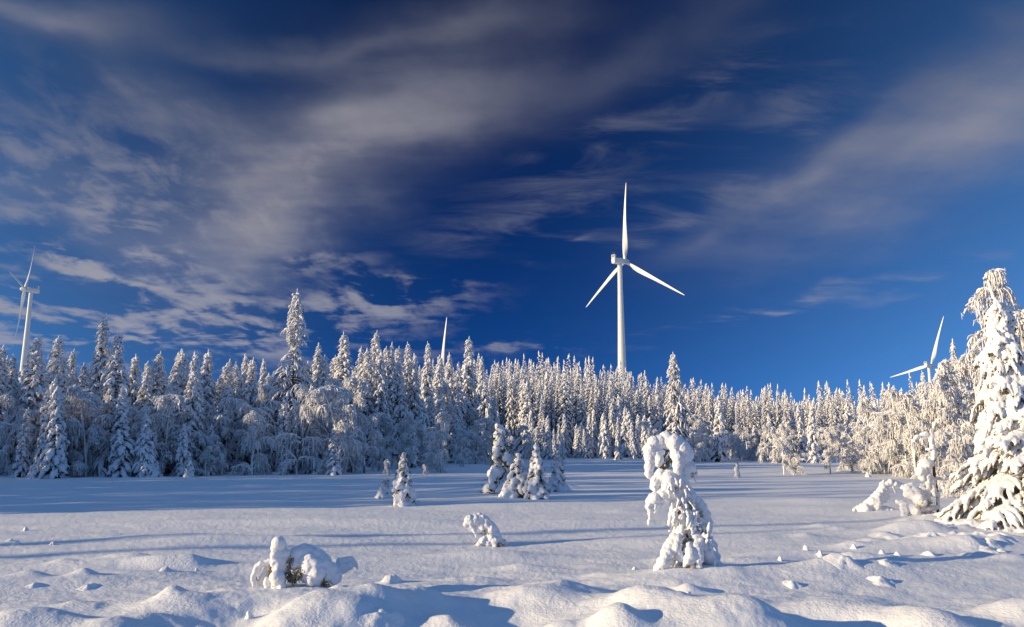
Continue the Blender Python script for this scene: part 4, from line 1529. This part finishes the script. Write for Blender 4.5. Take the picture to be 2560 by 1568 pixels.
# tall birch behind them
BIG_B = birch_parts(seed=71, H=7.6, W=1.35, nl=90, ntw=46, lean=(-.03, 0), tr=.036, hang=1.2, stems=2, arch=.4, k=5)
p = at(2518, 668, 28)
g0 = gh(p[0], 28)
place_parts(BIG_B, 'birch_tree', (p[0], 28, g0), 0, ((p[2] - g0) / 7.5,) * 3, 'tallest frosted birch rising behind the big padded spruce at the right edge', 'birch')
p = at(2610, 690, 27)
g0 = gh(p[0], 27)
place_parts(birch_parts(seed=72, H=7.6, W=1.4, nl=60, ntw=46, lean=(.02, 0), tr=.036, hang=1.1, stems=2, arch=.4, k=5), 'birch_tree', (p[0], 27, g0), 2, ((p[2] - g0) / 7.5,) * 3,
            'frosted birch cut by the right photo edge', 'birch')

# broken snag with snow clumps; crop zoom6 origin (2060,650) x2.012
c6 = lambda l: cp(l, 2.012, 2060, 650)
r6 = lambda l: cr(l, 2.012)
S5 = [([(535, 890, 0), (510, 885, 0), (470, 900, 0), (445, 925, 0)], [12, 12, 10, 7]), ([(540, 880, 0), (545, 960, 0), (540, 1020, 0)], [12, 12, 9]),
      ([(535, 960, 0), (515, 960, 0)], [9, 8]), ([(530, 1030, -.05), (490, 1035, -.1), (465, 1060, -.1), (470, 1095, -.1)], [14, 26, 24, 16]),
      ([(500, 1060, -.1), (495, 1130, -.1), (505, 1150, -.1)], [18, 12, 7]), ([(520, 1100, -.05), (528, 1180, -.05)], [16, 12]), ([(545, 1100, 0), (580, 1105, 0)], [9, 7]),
      ([(548, 1170, -.05), (545, 1240, -.05)], [5, 6]), ([(400, 1180, 0), (440, 1170, 0), (480, 1190, 0)], [16, 34, 24]), ([(445, 1200, -.2), (450, 1215, -.2)], [34, 22]),
      ([(350, 1210, 0), (400, 1240, -.1), (470, 1245, -.1), (530, 1240, -.05)], [10, 16, 18, 12]), ([(375, 1235, -.1), (365, 1290, -.15)], [20, 14]), ([(420, 1250, -.15), (430, 1285, -.2)], [24, 16]),
      ([(480, 1160, .1), (500, 1220, .1)], [26, 24]), ([(410, 1150, .1), (430, 1130, .1)], [20, 12])]
lump_tree('dead_snag', 'thin dark snag with lopsided snow clumps standing left of the wide-boughed spruce', 'dead tree', (2060 + 545 / 2.012, 650 + 1280 / 2.012), 1,
          [(c6(a), r6(b)) for a, b in S5], [(c6([(540, 1285, .0), (548, 1180, 0), (540, 1080, 0), (545, 960, 0), (535, 890, 0), (500, 890, 0)]), .04),
                                            (c6([(540, 1270, 0), (480, 1270, -.1), (400, 1250, -.1)]), .02), (c6([(545, 1105, 0), (580, 1105, 0)]), .015)],
          c6([(440, 1215, -.25), (430, 1225, -.25), (480, 1220, -.2), (500, 1270, -.1), (520, 1275, -.1), (460, 1180, -.1), (400, 1270, -.1)]), voxel=.02, seed=8, grain=.05, grain_size=.1, dist=23.0, nn=500,
          nspread=.06, it=2)
S6 = [([(180, 1230, 0), (230, 1190, 0), (262, 1150, 0), (285, 1115, 0), (320, 1100, 0), (360, 1108, 0), (400, 1125, 0), (440, 1150, 0)], [28, 26, 20, 17, 14, 13, 13, 16]),
      ([(130, 1228, 0), (180, 1222, 0), (260, 1230, 0), (320, 1232, 0)], [8, 22, 18, 14]), ([(290, 1110, 0), (285, 1190, 0)], [12, 10]), ([(270, 1140, .05), (265, 1200, .05)], [14, 12]),
      ([(300, 1105, 0), (303, 1180, 0)], [8, 6]), ([(320, 1105, -.02), (335, 1150, -.02)], [7, 4]), ([(400, 1120, 0), (405, 1160, 0)], [7, 5]), ([(250, 1170, -.05), (235, 1230, -.05)], [18, 16]),
      ([(270, 1105, 0), (290, 1095, 0)], [8, 8])]
lump_tree('fallen_birch', 'thin birch bowed into an arch with its tip buried left of the snag', 'fallen birch', (2060 + 230 / 2.012, 1268), 1, [(c6(a), r6(b)) for a, b in S6],
          [(c6([(200, 1240, 0), (262, 1155, 0), (320, 1102, 0), (440, 1150, 0)]), .03)], (), voxel=.02, seed=9, grain=.04, grain_size=.1, dist=26.0, it=2)


# small snow-capped lumps poking out of the field, each a thing
def cap(px, py, wpx, hpx, label, seed):
    d = CAM_H * FPX / (py - 1105.0)
    for _ in range(3):
        X = (px - 1280) / FPX * d
        d = (CAM_H - gh(X, d)) * FPX / (py - 1105.0)
    X = (px - 1280) / FPX * d * .987
    g = gh(X, d)
    pm = d / FPX
    r_ = np.random.default_rng(seed)
    w, h = wpx * pm / 2 * 1.1, hpx * pm * .68
    nr, na = 16, 26
    rr = np.linspace(0, 1, nr) ** .9
    th = np.linspace(0, 2 * np.pi, na, endpoint=False)
    Rg, Tg = np.meshgrid(rr, th, indexing='ij')
    ph = r_.uniform(0, 6.28, 3)
    lobes = 1 + .18 * np.sin(2 * Tg + ph[0]) + .12 * np.sin(3 * Tg + ph[1]) + .06 * np.sin(5 * Tg + ph[2])
    knob = wpx < hpx * 1.5
    k1 = r_.uniform(-.15, .15, 2)
    ext = w * (2.0 if knob else 2.3) * lobes
    # profile: steep little head on a skirt of snow
    prof_ = (.62 * np.exp(-(Rg / .36) ** 4) + .38 * np.exp(-(Rg / .68) ** 2.2)) if knob else np.exp(-(Rg / .46) ** 2.0)
    z = h * (prof_ - .02)
    z = z - .025 * Rg ** 2
    xx = ext * Rg * np.cos(Tg) + k1[0] * w * (z / h)
    yy = ext * Rg * np.sin(Tg) * 1.1 + k1[1] * w * (z / h)
    P_ = np.stack([xx, yy, z], -1)
    ns = vnoise(P_ * 9 / max(w, .12) * .12, seed) + .6 * vnoise(P_ * 22 / max(w, .12) * .12, seed + 3)
    P_[..., 2] += ns * h * (.14 if knob else .22) * (prof_ > .1) * np.minimum(1, prof_ * 2)
    P_[..., :2] *= (1 + .12 * ns)[..., None]
    P_[..., 2] += (ground_h((P_[..., 0] + X).ravel(), (P_[..., 1] + d).ravel()) - g).reshape(P_.shape[:2])
    idx = np.arange(nr * na).reshape(nr, na)
    a_, b_ = idx[:-1], idx[1:]
    F_ = np.stack([a_, b_, np.roll(b_, -1, 1), np.roll(a_, -1, 1)], -1).reshape(-1, 4)
    mb = MB()
    mb.add(P_.reshape(-1, 3), F_)
    o = new_obj('snow_capped_tuft', mb.mesh('snow_capped_tuft', [M_GROUND]))
    o.location = (X, d, g)
    o.rotation_euler = (0, 0, 0)
    tag(o, label, 'snow tuft', 'snow-capped tufts dotting the field')


CAPS = [(86, 1318, 10, 12, 'far left tuft of a loose cluster, highest in the field'), (68, 1350, 14, 14, 'round tuft at the left end of the blue shadow stripe'), (155, 1350, 11, 12, 'single round tuft right of the left-edge pair'),
        (48, 1342, 12, 8, 'low tuft beside the left-edge round one'), (250, 1440, 28, 12, 'low wide tuft in the left field with a long shadow'), (440, 1412, 30, 14, 'wide tuft left of the half-buried bush'),
        (512, 1404, 8, 10, 'tiny knob left of the half-buried bush'), (475, 1510, 12, 14, 'knob on the near drift at lower left'), (118, 1440, 24, 10, 'flat tuft at far lower left'),
        (916, 1462, 16, 18, 'upright knob right of the half-buried bush'), (968, 1478, 62, 26, 'largest lump right of the half-buried bush'), (985, 1440, 40, 30, 'pale twin knobs in blue shade right of the bush'),
        (645, 1520, 14, 26, 'slanting knob below the half-buried bush'), (945, 1562, 16, 44, 'tall lit knob at the bottom edge'), (1935, 1388, 11, 15, 'thin knob nearest the bent tree on its right'),
        (1996, 1358, 8, 10, 'tiny far knob right of the bent tree'), (2000, 1376, 10, 14, 'round knob of the pair right of the bent tree'), (2034, 1373, 14, 18, 'taller knob of the pair right of the bent tree'),
        (2117, 1350, 15, 15, 'cone-shaped knob in the right field'), (2186, 1372, 14, 16, 'mushroom-like knob in the blue hollow'), (2222, 1376, 16, 14, 'rounded knob at the right of the blue hollow'),
        (1962, 1418, 30, 16, 'double knob on the lit drift beside the hollow'), (2180, 1438, 42, 20, 'crumbly lump on the lower right slope'), (2300, 1375, 24, 14, 'knob at the end of the lumpy ridge'),
        (2475, 1368, 20, 12, 'twin knobs near the right edge'), (2157, 1520, 18, 26, 'slanting lit knob at the lower right'), (1705, 1468, 22, 16, 'soft knob below the bent tree'),
        (1578, 1408, 12, 10, 'small knob at the left foot of the bent tree'), (2195, 1396, 30, 14, 'low lump below the blue hollow'), (2086, 1390, 46, 26, 'rounded hummock in the right field')]
for j, (px, py, w, h, lb) in enumerate(CAPS):
    cap(px, py, w, h, 'snow-capped grass tuft, ' + lb, 100 + j)
# lumpy ridge of clods at the right
for j in range(26):
    px = rng.uniform(2200, 2480)
    py = 1318 + (px - 2200) * .10 + rng.uniform(-18, 30)
    cap(px, py, rng.uniform(24, 64), rng.uniform(7, 17), 'rounded snow clod in the broken ridge below the snag and the wide spruce', 200 + j)
